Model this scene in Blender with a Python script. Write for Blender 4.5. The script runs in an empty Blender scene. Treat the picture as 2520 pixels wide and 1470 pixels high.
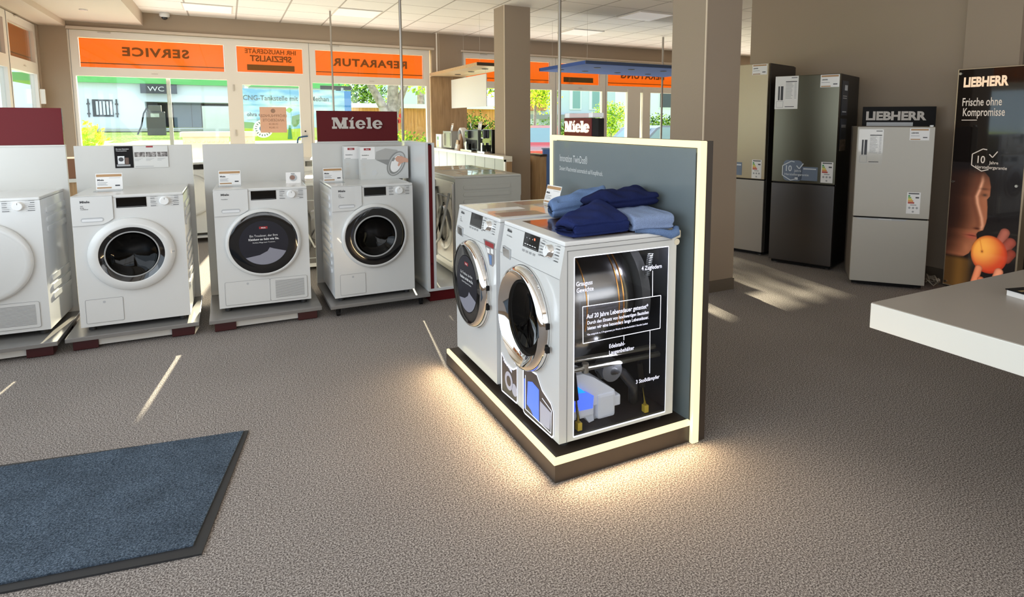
import bpy, math, random
from mathutils import Vector, Matrix
random.seed(7)
R = math.radians
scn = bpy.context.scene
C = scn.collection
PI = math.pi

# ------------------------------------------------------------------ camera
YAW = 0.492
cam_d = bpy.data.cameras.new('camera'); cam = bpy.data.objects.new('camera', cam_d); C.objects.link(cam)
cam.location = (0, 0, 1.4308)
cam.matrix_world = (Matrix.Translation((0, 0, 1.4308)) @ Matrix.Rotation(-YAW, 4, 'Z')
                    @ Matrix.Rotation(PI/2 - 0.11027651, 4, 'X') @ Matrix.Rotation(0.00231042, 4, 'Z'))
cam_d.sensor_width = 36; cam_d.lens = 1494.92/2520*36
cam_d.shift_x = -103.065/2520; cam_d.shift_y = -268.95/2520
cam_d.clip_start = 0.05; cam_d.clip_end = 500
scn.camera = cam
# ------------------------------------------------------------------ view, world, sun
scn.view_settings.view_transform = 'Standard'; scn.view_settings.look = 'None'
scn.view_settings.gamma = 1; scn.view_settings.use_curve_mapping = False
scn.view_settings.exposure = 0.0
scn.cycles.use_denoising = True
scn.cycles.max_bounces = 8; scn.cycles.diffuse_bounces = 4; scn.cycles.glossy_bounces = 4
scn.cycles.transparent_max_bounces = 16; scn.cycles.transmission_bounces = 4
scn.cycles.caustics_reflective = False; scn.cycles.caustics_refractive = False
scn.cycles.sample_clamp_indirect = 6
w = bpy.data.worlds.new('sky'); scn.world = w; w.use_nodes = True
bg = w.node_tree.nodes['Background']; bg.inputs[0].default_value = (0.74, 0.87, 1.0, 1); bg.inputs[1].default_value = 2.2
def lamp(name, kind, loc, rot, energy, color, size=None, size_y=None, **kw):
    d = bpy.data.lights.new(name, kind); d.energy = energy; d.color = color
    if kind == 'AREA':
        d.shape = 'RECTANGLE'; d.size = size; d.size_y = size_y or size
    for k, v in kw.items(): setattr(d, k, v)
    o = bpy.data.objects.new(name, d); C.objects.link(o); o.location = loc; o.rotation_euler = rot
    return o
SUN_EL = math.atan(0.268)
sd = Vector((0.139*math.cos(SUN_EL), 0.99*math.cos(SUN_EL), math.sin(SUN_EL)))
sun = lamp('sun', 'SUN', (0, 0, 20), (0, 0, 0), 30, (1.0, 0.84, 0.62), angle=R(0.6))
sun.rotation_euler = sd.to_track_quat('Z', 'Y').to_euler()
# daylight entering through the shop windows behind and left of the camera
lamp('daylight_rear', 'AREA', (2.0, -3.3, 1.6), (R(128), 0, 0), 72, (1.0, 0.87, 0.72), 7.6, 1.9)
lamp('daylight_left', 'AREA', (-2.1, 1.6, 1.6), (0, R(-125), 0), 108, (0.86, 0.94, 1.0), 1.9, 8.4)
lamp('ceiling_fill_front', 'AREA', (5.3, 11.22, .66), (R(-142), 0, 0), 440, (1.0, 0.91, 0.81), 17.5, .5)  # added fill outside the front windows, hidden below view, brightens the ceiling

# ------------------------------------------------------------------ materials
MATS = {}
def mat(name, col=(0.8, 0.8, 0.8), rough=0.5, metal=0.0, emit=None, es=1.0, spec=0.5, coat=0.0, bump=None, noise=None):
    if name in MATS: return MATS[name]
    m = bpy.data.materials.new(name); m.use_nodes = True; MATS[name] = m
    nt = m.node_tree; b = nt.nodes['Principled BSDF']
    b.inputs['Base Color'].default_value = (*col, 1); b.inputs['Roughness'].default_value = rough
    b.inputs['Metallic'].default_value = metal; b.inputs['Specular IOR Level'].default_value = spec
    b.inputs['Coat Weight'].default_value = coat
    if emit:
        b.inputs['Emission Color'].default_value = (*emit, 1); b.inputs['Emission Strength'].default_value = es
    if noise or bump:
        tc = nt.nodes.new('ShaderNodeTexCoord')
        n = nt.nodes.new('ShaderNodeTexNoise'); n.inputs['Scale'].default_value = (noise or bump)[0]
        n.inputs['Detail'].default_value = 3
        nt.links.new(tc.outputs['Object'], n.inputs['Vector'])
        if noise:
            cr = nt.nodes.new('ShaderNodeValToRGB')
            k = noise[1]
            cr.color_ramp.elements[0].position = 0.3; cr.color_ramp.elements[1].position = 0.7
            cr.color_ramp.elements[0].color = (*[c*(1-k) for c in col], 1)
            cr.color_ramp.elements[1].color = (*[min(1, c*(1+k)) for c in col], 1)
            nt.links.new(n.outputs['Fac'], cr.inputs[0]); nt.links.new(cr.outputs[0], b.inputs['Base Color'])
        if bump:
            bp = nt.nodes.new('ShaderNodeBump'); bp.inputs['Strength'].default_value = bump[1]; bp.inputs['Distance'].default_value = bump[2] if len(bump) > 2 else 0.01
            nt.links.new(n.outputs['Fac'], bp.inputs['Height']); nt.links.new(bp.outputs[0], b.inputs['Normal'])
    return m
def N(nt, t, **kw):
    n = nt.nodes.new(t)
    for k, v in kw.items(): setattr(n, k, v)
    return n
def ramp(nt, src, stops):
    cr = N(nt, 'ShaderNodeValToRGB'); e = cr.color_ramp.elements
    while len(e) < len(stops): e.new(0.5)
    for i, (p, c) in enumerate(stops): e[i].position = p; e[i].color = (*c, 1)
    nt.links.new(src, cr.inputs[0]); return cr.outputs[0]
def speckle(name, scale, stops, rough=0.95, bump=0.5, dist=0.004, big=None):
    m = mat(name, stops[1][1], rough); nt = m.node_tree; b = nt.nodes['Principled BSDF']; b.inputs['Specular IOR Level'].default_value = 0.15
    tc = N(nt, 'ShaderNodeTexCoord')
    v = N(nt, 'ShaderNodeTexNoise'); v.inputs['Scale'].default_value = scale; v.inputs['Detail'].default_value = 2.5; v.inputs['Roughness'].default_value = 0.75
    nt.links.new(tc.outputs['Object'], v.inputs['Vector'])
    out = ramp(nt, v.outputs['Fac'], stops)
    if big:
        n2 = N(nt, 'ShaderNodeTexNoise'); n2.inputs['Scale'].default_value = big[0]; n2.inputs['Detail'].default_value = 3
        nt.links.new(tc.outputs['Object'], n2.inputs['Vector'])
        o2 = ramp(nt, n2.outputs['Fac'], [(0.3, (1-big[1],)*3), (0.7, (1+big[1],)*3)])
        mx = N(nt, 'ShaderNodeMix', data_type='RGBA', blend_type='MULTIPLY'); mx.inputs[0].default_value = 1
        nt.links.new(out, mx.inputs[6]); nt.links.new(o2, mx.inputs[7]); out = mx.outputs[2]
    nt.links.new(out, b.inputs['Base Color'])
    bp = N(nt, 'ShaderNodeBump'); bp.inputs['Strength'].default_value = bump; bp.inputs['Distance'].default_value = dist
    nt.links.new(v.outputs['Fac'], bp.inputs['Height']); nt.links.new(bp.outputs[0], b.inputs['Normal'])
    return m
carpet = speckle('carpet_beige_grey', 175, [(0.39, (0.08, 0.068, 0.063)), (0.5, (0.24, 0.210, 0.192)), (0.61, (0.52, 0.47, 0.435))], bump=0.25, big=(1.1, 0.07))
mat_blue = speckle('doormat_slate_pile', 170, [(0.35, (0.022, 0.032, 0.046)), (0.5, (0.062, 0.086, 0.118)), (0.66, (0.14, 0.18, 0.235))], bump=0.8, big=(6, 0.2))
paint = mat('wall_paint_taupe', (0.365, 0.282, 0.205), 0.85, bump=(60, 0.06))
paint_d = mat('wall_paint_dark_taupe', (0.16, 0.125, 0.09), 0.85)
white_paint = mat('soffit_paint', (0.62, 0.52, 0.42), 0.8)
white = mat('enamel_white', (0.67, 0.67, 0.655), 0.22, coat=0.3)
white_side = mat('sheet_steel_white', (0.74, 0.75, 0.76), 0.3, coat=0.2)
plastic = mat('plastic_white', (0.80, 0.80, 0.79), 0.35)
seam = mat('seam_grey', (0.25, 0.25, 0.25), 0.6)
recess = mat('recess_grey', (0.45, 0.46, 0.47), 0.5)
black = mat('gloss_black', (0.006, 0.006, 0.007), 0.08, coat=0.5)
blackm = mat('matt_black', (0.012, 0.011, 0.011), 0.6, spec=0.12)
dark = mat('dark_brown_lacquer', (0.05, 0.037, 0.028), 0.35)
chrome = mat('chrome', (0.78, 0.77, 0.76), 0.06, 1.0)
steel = mat('brushed_steel', (0.62, 0.58, 0.52), 0.3, 1.0)
pole_m = mat('satin_pole_metal', (0.42, 0.38, 0.33), 0.35, 0.8)
ink = mat('ink_dark', (0.06, 0.06, 0.065), 0.6)
inkl = mat('ink_grey', (0.35, 0.35, 0.35), 0.6)
tagw = mat('tag_paper', (0.83, 0.81, 0.79), 0.5)
tagb = mat('tag_bronze', (0.44, 0.25, 0.11), 0.5)
red = mat('deep_red_panel', (0.10, 0.006, 0.008), 0.55, spec=0.2)
red_gl = mat('deep_red_gloss', (0.12, 0.006, 0.008), 0.16, spec=0.12)
redl = mat('logo_red', (0.32, 0.015, 0.02), 0.4)
panel = mat('display_panel_light_grey', (0.60, 0.585, 0.55), 0.45)
panel_gl = mat('display_panel_gloss_grey', (0.62, 0.63, 0.63), 0.2)
letter = mat('sign_letter_beige', (0.52, 0.47, 0.42), 0.5)
led = mat('led_profile_warm', (.25, .22, .16), 0.5, emit=(1.0, 0.88, 0.50), es=1.15)
rubber = mat('rubber_dark', (0.02, 0.02, 0.022), 0.6)
def glass_mat(name, tint=(0.93, 0.97, 0.96), refl=0.9, ior=1.45):
    m = bpy.data.materials.new(name); m.use_nodes = True; MATS[name] = m; nt = m.node_tree; nt.nodes.clear()
    o = N(nt, 'ShaderNodeOutputMaterial'); t = N(nt, 'ShaderNodeBsdfTransparent'); t.inputs[0].default_value = (*tint, 1)
    g = N(nt, 'ShaderNodeBsdfGlossy'); g.inputs['Roughness'].default_value = 0.02; g.inputs[0].default_value = (refl,)*3 + (1,)
    f = N(nt, 'ShaderNodeFresnel'); mx = N(nt, 'ShaderNodeMixShader')
    ge = N(nt, 'ShaderNodeNewGeometry'); mr = N(nt, 'ShaderNodeMapRange'); mr.inputs[3].default_value = ior; mr.inputs[4].default_value = 1/ior   # same reflectance from both faces
    nt.links.new(ge.outputs['Backfacing'], mr.inputs[0]); nt.links.new(mr.outputs[0], f.inputs[0])
    nt.links.new(f.outputs[0], mx.inputs[0]); nt.links.new(t.outputs[0], mx.inputs[1]); nt.links.new(g.outputs[0], mx.inputs[2]); nt.links.new(mx.outputs[0], o.inputs[0])
    return m
glass = glass_mat('window_glass')
smoke = glass_mat('smoked_door_glass', (0.16, 0.16, 0.16), 0.45)
acrylic = glass_mat('clear_acrylic', (0.9, 0.93, 0.95), 0.9, 1.4)
def film(name, col, tr):
    m = bpy.data.materials.new(name); m.use_nodes = True; MATS[name] = m; nt = m.node_tree; nt.nodes.clear()
    o = N(nt, 'ShaderNodeOutputMaterial'); t = N(nt, 'ShaderNodeBsdfTranslucent'); t.inputs[0].default_value = (*tr, 1)
    d = N(nt, 'ShaderNodeBsdfDiffuse'); d.inputs[0].default_value = (*col, 1); a = N(nt, 'ShaderNodeAddShader')
    nt.links.new(t.outputs[0], a.inputs[0]); nt.links.new(d.outputs[0], a.inputs[1]); nt.links.new(a.outputs[0], o.inputs[0])
    return m
orange = film('orange_window_film', (0.45, 0.13, 0.02), (0.27, 0.112, 0.020))
orange_d = film('brown_film_lettering', (0.20, 0.09, 0.03), (0.035, 0.014, 0.004))
paper_tr = film('translucent_notice_paper', (0.50, 0.36, 0.29), (0.13, 0.085, 0.062))
paper_ink = film('notice_print', (0.32, 0.22, 0.17), (0.085, 0.055, 0.04))
def wood_mat(name, c1, c2, scale=(14, 14, 1.2), rough=0.45):
    m = mat(name, c1, rough); nt = m.node_tree; b = nt.nodes['Principled BSDF']
    tc = N(nt, 'ShaderNodeTexCoord'); mp = N(nt, 'ShaderNodeMapping'); mp.inputs['Scale'].default_value = scale
    n = N(nt, 'ShaderNodeTexNoise'); n.inputs['Scale'].default_value = 2.2; n.inputs['Detail'].default_value = 5; n.inputs['Distortion'].default_value = 0.6
    nt.links.new(tc.outputs['Object'], mp.inputs[0]); nt.links.new(mp.outputs[0], n.inputs['Vector'])
    nt.links.new(ramp(nt, n.outputs['Fac'], [(0.3, c1), (0.7, c2)]), b.inputs['Base Color'])
    return m
oak = wood_mat('oak_board', (0.32, 0.19, 0.09), (0.47, 0.30, 0.155))
oak_h = wood_mat('oak_board_flat', (0.50, 0.34, 0.19), (0.62, 0.45, 0.27), (1.2, 14, 14))
fence_m = wood_mat('larch_boards', (0.50, 0.20, 0.06), (0.80, 0.38, 0.14), (7, 7, 0.6), 0.8)

def grid_lines(nt, tc_out, axis, x0, period, width):
    s = N(nt, 'ShaderNodeSeparateXYZ'); nt.links.new(tc_out, s.inputs[0])
    def M(op, a, b=None):
        k = N(nt, 'ShaderNodeMath', operation=op)
        if isinstance(a, (int, float)): k.inputs[0].default_value = a
        else: nt.links.new(a, k.inputs[0])
        if b is not None: k.inputs[1].default_value = b
        return k.outputs[0]
    v = M('SUBTRACT', s.outputs[axis], x0); v = M('DIVIDE', v, period); v = M('FRACT', v); v = M('SUBTRACT', v, 0.5); v = M('ABSOLUTE', v)
    return M('GREATER_THAN', v, 0.5 - width/period/2)
tile = mat('ceiling_tile', (0.80, 0.72, 0.65), 0.9); nt = tile.node_tree; b = nt.nodes['Principled BSDF']
tc = N(nt, 'ShaderNodeTexCoord')
ga = grid_lines(nt, tc.outputs['Object'], 0, 0.205, 0.6235, 0.022); gb = grid_lines(nt, tc.outputs['Object'], 1, 9.62, 0.6235, 0.016)
mxm = N(nt, 'ShaderNodeMath', operation='MAXIMUM'); nt.links.new(ga, mxm.inputs[0]); nt.links.new(gb, mxm.inputs[1])
nz = N(nt, 'ShaderNodeTexNoise'); nz.inputs['Scale'].default_value = 180; nt.links.new(tc.outputs['Object'], nz.inputs['Vector'])
base = ramp(nt, nz.outputs['Fac'], [(0.35, (0.85, 0.79, 0.73)), (0.6, (0.93, 0.87, 0.81))])
mx = N(nt, 'ShaderNodeMix', data_type='RGBA'); nt.links.new(mxm.outputs[0], mx.inputs[0]); nt.links.new(base, mx.inputs[6]); mx.inputs[7].default_value = (0.46, 0.40, 0.35, 1)
nt.links.new(mx.outputs[2], b.inputs['Base Color'])

# ------------------------------------------------------------------ mesh builder
def rotz(a): return Matrix.Rotation(a, 4, 'Z')
TXT = {}
class MB:
    def __init__(s, T=None):
        s.v = []; s.f = []; s.m = []; s.mi = []; s.sm = []; s.T = T or Matrix.Identity(4)
    def idx(s, m):
        if m not in s.m: s.m.append(m)
        return s.m.index(m)
    def add(s, vs, fs, m, smooth=False):
        o = len(s.v); s.v += [s.T @ Vector(p) for p in vs]; i = s.idx(m)
        for f in fs: s.f.append([o + k for k in f]); s.mi.append(i); s.sm.append(smooth)
        return s
    def box(s, x0, x1, y0, y1, z0, z1, m, bev=0):
        if x1 < x0: x0, x1 = x1, x0
        if y1 < y0: y0, y1 = y1, y0
        if z1 < z0: z0, z1 = z1, z0
        bev = min(bev, (x1-x0)/2.01, (y1-y0)/2.01, (z1-z0)/2.01)
        if bev <= 0:
            vs = [(x, y, z) for z in (z0, z1) for y in (y0, y1) for x in (x0, x1)]
            return s.add(vs, [(0, 2, 3, 1), (4, 5, 7, 6), (0, 1, 5, 4), (2, 6, 7, 3), (0, 4, 6, 2), (1, 3, 7, 5)], m)
        import bmesh
        bm = bmesh.new(); bmesh.ops.create_cube(bm, size=1)
        for v in bm.verts: v.co = ((x0+x1)/2 + v.co.x*(x1-x0), (y0+y1)/2 + v.co.y*(y1-y0), (z0+z1)/2 + v.co.z*(z1-z0))
        bmesh.ops.bevel(bm, geom=bm.edges[:], offset=bev, segments=2, affect='EDGES', profile=0.6)
        bm.verts.index_update()
        s.add([v.co.copy() for v in bm.verts], [[v.index for v in f.verts] for f in bm.faces], m); bm.free(); return s
    def prism(s, pts, plane, a, b, m, smooth=False):
        # pts 2d outline (ccw); plane 'xz' extrudes in y, 'xy' in z, 'yz' in x
        def P(p, d):
            return {'xz': (p[0], d, p[1]), 'xy': (p[0], p[1], d), 'yz': (d, p[0], p[1])}[plane]
        n = len(pts); vs = [P(p, a) for p in pts] + [P(p, b) for p in pts]
        fs = [list(range(n)), list(range(2*n-1, n-1, -1))]
        s.add(vs, fs, m)
        o = len(s.v) - 2*n; i = s.idx(m)
        for k in range(n): s.f.append([o+k, o+n+k, o+n+(k+1) % n, o+(k+1) % n]); s.mi.append(i); s.sm.append(smooth)
        return s
    def lathe(s, prof, c, axis, m, seg=48, smooth=True):
        # prof [(r,h)], h along axis; axis vector
        ax = Vector(axis).normalized(); u = ax.orthogonal().normalized(); w_ = ax.cross(u); c = Vector(c)
        vs = []; fs = []
        for r, h in prof:
            for k in range(seg):
                t = 2*PI*k/seg; vs.append(c + ax*h + u*(r*math.cos(t)) + w_*(r*math.sin(t)))
        for i in range(len(prof)-1):
            for k in range(seg):
                k2 = (k+1) % seg; fs.append((i*seg+k, i*seg+k2, (i+1)*seg+k2, (i+1)*seg+k))
        return s.add(vs, fs, m, smooth)
    def disc(s, c, axis, r, m, seg=48, squash=1):
        ax = Vector(axis).normalized(); u = ax.orthogonal().normalized(); w_ = ax.cross(u); c = Vector(c)
        return s.add([c + u*(r*math.cos(2*PI*k/seg)) + w_*(r*math.sin(2*PI*k/seg)) for k in range(seg)], [list(range(seg))], m)
    def cyl(s, p0, p1, r, m, seg=16, r2=None):
        p0 = Vector(p0); p1 = Vector(p1); L = (p1-p0).length; r2 = r if r2 is None else r2
        s.lathe([(r, 0), (r2, L)], p0, p1-p0, m, seg)
        s.disc(p0, p1-p0, r, m, seg); s.disc(p1, p1-p0, r2, m, seg); return s
    def tube(s, pts, r, m, seg=8, rs=None):
        pts = [Vector(p) for p in pts]; vs = []; fs = []; n = len(pts); prev = None
        for i, p in enumerate(pts):
            d = (pts[min(i+1, n-1)] - pts[max(i-1, 0)]).normalized()
            u = d.orthogonal().normalized() if prev is None else (prev - d*prev.dot(d)).normalized()
            prev = u; w_ = d.cross(u); rr = rs[i] if rs else r
            for k in range(seg): t = 2*PI*k/seg; vs.append(p + u*rr*math.cos(t) + w_*rr*math.sin(t))
        for i in range(n-1):
            for k in range(seg): k2 = (k+1) % seg; fs.append((i*seg+k, i*seg+k2, (i+1)*seg+k2, (i+1)*seg+k))
        fs.append(list(range(seg))); fs.append([ (n-1)*seg+k for k in range(seg)])
        return s.add(vs, fs, m, True)
    def ball(s, c, rx, ry, rz, m, seg=16, rings=10, jit=0):
        vs = []; fs = []; c = Vector(c)
        for i in range(rings+1):
            ph = PI*i/rings
            for k in range(seg):
                t = 2*PI*k/seg; j = 1 + jit*(random.random()-0.5)
                vs.append(c + Vector((rx*math.sin(ph)*math.cos(t)*j, ry*math.sin(ph)*math.sin(t)*j, rz*math.cos(ph)*j)))
        for i in range(rings):
            for k in range(seg): k2 = (k+1) % seg; fs.append((i*seg+k, (i+1)*seg+k, (i+1)*seg+k2, i*seg+k2))
        return s.add(vs, fs, m, True)
    def quad(s, p, m): return s.add(p, [list(range(len(p)))], m)
    def text(s, t, size, org, xd, yd, m, align='LEFT', bold=0.0, wide=1.0, thick=0.0, mirror=False, sp=1.0):
        # flat lettering as faces: glyph x runs along xd, y along yd
        key = (t, align, bold, thick > 0, sp)
        if key not in TXT:
            cu = bpy.data.curves.new('lettering', 'FONT'); cu.body = t; cu.size = 1; cu.align_x = align
            cu.offset = bold; cu.resolution_u = 3; cu.space_character = sp
            if thick > 0: cu.extrude = 0.5
            ob = bpy.data.objects.new('lettering_tmp', cu); C.objects.link(ob)
            dg = bpy.context.evaluated_depsgraph_get(); dg.update()
            me = bpy.data.meshes.new_from_object(ob.evaluated_get(dg))
            TXT[key] = ([tuple(v.co) for v in me.vertices], [list(p.vertices) for p in me.polygons])
            bpy.data.objects.remove(ob); bpy.data.curves.remove(cu); bpy.data.meshes.remove(me)
        vs, fs = TXT[key]
        xd = Vector(xd).normalized(); yd = Vector(yd).normalized(); nd = xd.cross(yd); org = Vector(org)
        mr = -1 if mirror else 1
        return s.add([org + xd*(x*size*wide*mr) + yd*(y*size) + nd*(z*thick) for x, y, z in vs], fs, m)
    def build(s, name, parent=None, smooth_angle=None):
        me = bpy.data.meshes.new(name); me.from_pydata([tuple(v) for v in s.v], [], s.f)
        for mm in s.m: me.materials.append(mm)
        me.polygons.foreach_set('material_index', s.mi); me.polygons.foreach_set('use_smooth', s.sm); me.update()
        o = bpy.data.objects.new(name, me); C.objects.link(o)
        if parent: o.parent = parent
        return o
def tag(o, label, cat, group=None, kind=None):
    o['label'] = label; o['category'] = cat
    if group: o['group'] = group
    if kind: o['kind'] = kind
    return o
def struct(o): o['kind'] = 'structure'; return o
def thing(name, label, cat, loc=(0, 0, 0), rz=0, group=None):
    o = bpy.data.objects.new(name, None); C.objects.link(o); o.location = loc; o.rotation_euler = (0, 0, rz)
    o.empty_display_size = 0.1
    return tag(o, label, cat, group)
def lab(o, t): o['label'] = t; return o
def copy_tree(o, parent=None):
    c = o.copy(); C.objects.link(c); c.parent = parent
    for ch in list(o.children): copy_tree(ch, c)
    return c
def arc(cx, cy, r, a0, a1, n): return [(cx + r*math.cos(R(a0+(a1-a0)*i/n)), cy + r*math.sin(R(a0+(a1-a0)*i/n))) for i in range(n+1)]
def rrect(x0, x1, z0, z1, r, n=4):
    return arc(x1-r, z0+r, r, -90, 0, n) + arc(x1-r, z1-r, r, 0, 90, n) + arc(x0+r, z1-r, r, 90, 180, n) + arc(x0+r, z0+r, r, 180, 270, n)
def outline(b, pts, y, wd, m, closed=True):
    n = len(pts)
    for i in range(n if closed else n-1):
        p = Vector(pts[i]); q = Vector(pts[(i+1) % n]); d = (q-p)
        if d.length < 1e-6: continue
        d.normalize(); nn = Vector((-d.y, d.x))*wd/2
        a, b2, c, e = p-nn, q-nn, q+nn, p+nn
        b.quad([(a.x, y, a.y), (b2.x, y, b2.y), (c.x, y, c.y), (e.x, y, e.y)], m)

# slab-serif brand word built from polygons (unit: cap height 1), baseline origin
def slab_word(b, org, xd, yd, h, m, th0=0.004):
    xd = Vector(xd).normalized(); yd = Vector(yd).normalized(); nd = xd.cross(yd); org = Vector(org)
    cnt = [0]
    def poly(pts):
        n = len(pts); cnt[0] += 1; thick = th0 + cnt[0]*th0*.02; vs = [org + xd*(x*h) + yd*(y*h) for x, y in pts]; vs += [v + nd*thick for v in vs]
        b.add(vs, [list(range(n)), list(range(n, 2*n))] + [(i, (i+1) % n, n+(i+1) % n, n+i) for i in range(n)], m)
    def rect(x0, x1, y0, y1): poly([(x0, y0), (x1, y0), (x1, y1), (x0, y1)])
    # M
    rect(0, .42, 0, .2); rect(.10, .24, .2, .8); rect(0, .25, .8, 1)
    poly([(.22, 1), (.22, .72), (.60, 0), (.72, 0), (.82, .30), (.46, 1)]); poly([(.66, .0), (.74, .0), (1.0, .60), (.98, .95), (.90, .84)])
    rect(.80, 1.38, 0, .2); rect(.94, 1.24, .2, .8); poly([(.88, 1), (.94, .78), (1.36, .8), (1.36, 1)])
    x = 1.48  # i with a slanted tick
    rect(x, x+.46, 0, .17); rect(x+.1, x+.36, .17, .6); rect(x, x+.36, .6, .76); poly([(x+.12, .8), (x+.22, .8), (x+.42, 1.0), (x+.3, 1.06)])
    def e(x):
        cx, cy, rx, ry = x+.44, .38, .44, .41; n = 26
        o_ = [(cx+rx*math.cos(R(a)), cy+ry*math.sin(R(a))) for a in [8+(332-8)*i/n for i in range(n+1)]]
        i_ = [(cx+.02+rx*.42*math.cos(R(a)), cy+ry*.60*math.sin(R(a))) for a in [8+(332-8)*i/n for i in range(n+1)]]
        for k in range(n): poly([o_[k], o_[k+1], i_[k+1], i_[k]])
        poly([(cx-.25, cy-.04), (cx+rx, cy-.04), (cx+rx, cy+.06), (cx-.25, cy+.06)])
    e(2.02)
    x = 3.0; rect(x, x+.46, 0, .17); rect(x+.1, x+.36, .17, .88); rect(x, x+.36, .86, 1.02)
    e(3.52)
# ------------------------------------------------------------------ room shell
FY = 10.8     # inner face of window wall
def S(b, name): return struct(b.build(name))
S(MB().box(-2.6, 15, -3.7, 11.2, -0.12, 0, carpet), 'floor')
S(MB().box(-2.6, 15, -3.7, 11.2, 3.0, 3.12, tile), 'ceiling')
b = MB()   # window wall with two openings
b.box(-2.2, -1.9, FY, 11.1, 0, 3, paint).box(-1.9, 3.3, FY, 11.1, 2.71, 3, paint).box(3.3, 3.87, FY, 11.1, 0, 3, paint)
b.box(3.87, 14.3, FY, 11.1, 2.71, 3, paint).box(14.3, 15, FY, 11.1, 0, 3, paint).box(3.87, 14.3, FY, 11.1, 0, 0.35, paint)
b.box(-1.9, 0.02, FY, 11.1, 0, 0.35, paint).box(1.25, 3.3, FY, 11.1, 0, 0.35, paint)
S(b, 'wall_front')
b = MB()   # left wall: window band y 10.68 .. -2.6
b.box(-2.32, -2.2, 10.72, 11.1, 0, 3, paint).box(-2.32, -2.2, -3.7, 10.72, 2.73, 3, paint).box(-2.32, -2.2, -3.7, 10.72, 0, 0.35, paint).box(-2.32, -2.2, -3.7, -2.8, 0.35, 2.73, paint)
S(b, 'wall_left')
b = MB()   # rear wall with wide window opening
b.box(-2.2, 15, -3.7, -3.5, 0, 0.7, paint).box(-2.2, 15, -3.7, -3.5, 2.75, 3, paint).box(-2.2, -1.8, -3.7, -3.5, 0.7, 2.75, paint).box(5.9, 15, -3.7, -3.5, 0.7, 2.75, paint)
S(b, 'wall_rear')
# wall behind the refrigerators, with a shallow pier and a darker return at its near end
b = MB(); b.box(5.8, 6.1, 3.09, 5.645, 0, 3, paint).box(5.74, 6.1, 2.66, 3.09, 0, 3, paint)
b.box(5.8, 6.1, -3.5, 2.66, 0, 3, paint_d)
S(b, 'wall_right')
S(MB().box(14.8, 15, -3.7, 11.1, 0, 3, paint), 'wall_far')
# soffit boxes along the left wall
b = MB(); b.box(-1.9, -1.0, -3.5, FY, 2.81, 3, white_paint).box(-2.2, -1.9, -3.5, FY, 2.735, 3, white_paint)
S(b, 'trim_1')
S(MB().box(-1.9, 3.34, FY-0.03, FY, 2.705, 2.745, white_paint).box(3.84, 11, FY-0.03, FY, 2.705, 2.735, white_paint), 'trim_2')
# fine baseboard of the fridge wall
S(MB().box(5.78, 5.8, 3.1, 5.645, 0, 0.08, paint_d), 'baseboard_right')
# columns
edge = mat('column_corner_pale', (0.80, 0.66, 0.50), 0.4)  # paler narrow strip along one column corner
def column(x0, x1, y0, y1, n):
    b = MB(); b.box(x0, x1, y0, y1, 0.0, 3, paint)
    b.box(x0-.004, x0+.006, y0-.004, y0+.006, 0.1, 3, edge)
    b.box(x0-.008, x1+.008, y0-.008, y1+.008, 0, 0.1, paint_d)
    o = b.build('column_%d' % n); return struct(o)
column(3.375, 3.765, 7.73, 8.09, 1)
column(3.405, 3.785, 3.79, 4.21, 2)

# window frames ------------------------------------------------------
pvc = mat('pvc_frame', (0.80, 0.74, 0.66), 0.35)
pvc_g = mat('pvc_hinge', (0.60, 0.54, 0.47), 0.4)
def frame_rect(b, x0, x1, z0, z1, wdt, y0, y1, m):
    b.box(x0, x1, y0, y1, z0, z0+wdt, m).box(x0, x1, y0, y1, z1-wdt, z1, m).box(x0, x0+wdt, y0, y1, z0+wdt, z1-wdt, m).box(x1-wdt, x1, y0, y1, z0+wdt, z1-wdt, m)
def bay(parent, x0, x1, z0, z1, zt, wdt, pane=True, film_x=None, word=None, kind=None, T=None):
    """lower sash x0..x1, z0..zt and upper transom light zt..z1 (frames, panes, orange film)"""
    b = MB(T)
    frame_rect(b, x0, x1, z0, zt, wdt, FY+.02, FY+.10, pvc); ux0, ux1 = (film_x[0]-.004, film_x[1]+.004) if film_x else (x0+.09, x1-.09)
    b.box(x0, x1, FY+.02, FY+.10, zt, zt+wdt, pvc).box(x0, x1, FY+.02, FY+.10, z1-.095, z1, pvc).box(x0, ux0, FY+.02, FY+.10, zt+wdt, z1-.095, pvc).box(ux1, x1, FY+.02, FY+.10, zt+wdt, z1-.095, pvc)
    b.box(x0+.02, x0+.025, FY+.015, FY+.02, z0, z1, seam).box(x0+.35, x0+.50, FY, FY+.02, z1-.025, z1-.01, pvc_g)
    b.box((x0+x1)/2-.04, (x0+x1)/2+.04, FY+.01, FY+.02, zt-.012, zt-.002, pvc_g)
    b.build('frame', parent)
    p = MB(T); p.box(x0+wdt, x1-wdt, FY+.055, FY+.065, z0+wdt, zt-wdt, glass).build('pane', parent)
    p = MB(T); p.box(ux0, ux1, FY+.055, FY+.065, zt+wdt, z1-.095, glass).build('pane', parent)
    fx0, fx1 = ux0+.003, ux1-.003
    f = MB(T); f.box(fx0, fx1, FY+.068, FY+.070, zt+wdt+.002, z1-.099, orange)
    if kind != 'mid': f.box(fx0, fx1, FY+.066, FY+.0675, zt+wdt+.055, zt+wdt+.068, orange_d)
    fo = f.build('orange_film', parent)
    if word:
        t = MB(T)
        for (s_, h, xc, z) in word: t.text(s_, h, (xc, FY+.052, z), (1, 0, 0), (0, 0, 1), orange_d, 'CENTER', 0.034, 1.20, mirror=True, sp=1.14)
        if kind == 'mid': t.box(fx0+.14, fx1-.13, FY+.066, FY+.0675, zt+wdt+.045, zt+wdt+.145, orange_d)
        t.build('lettering', fo)
w1 = struct(thing('window_1', '', '')); del w1['label'], w1['category']
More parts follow.
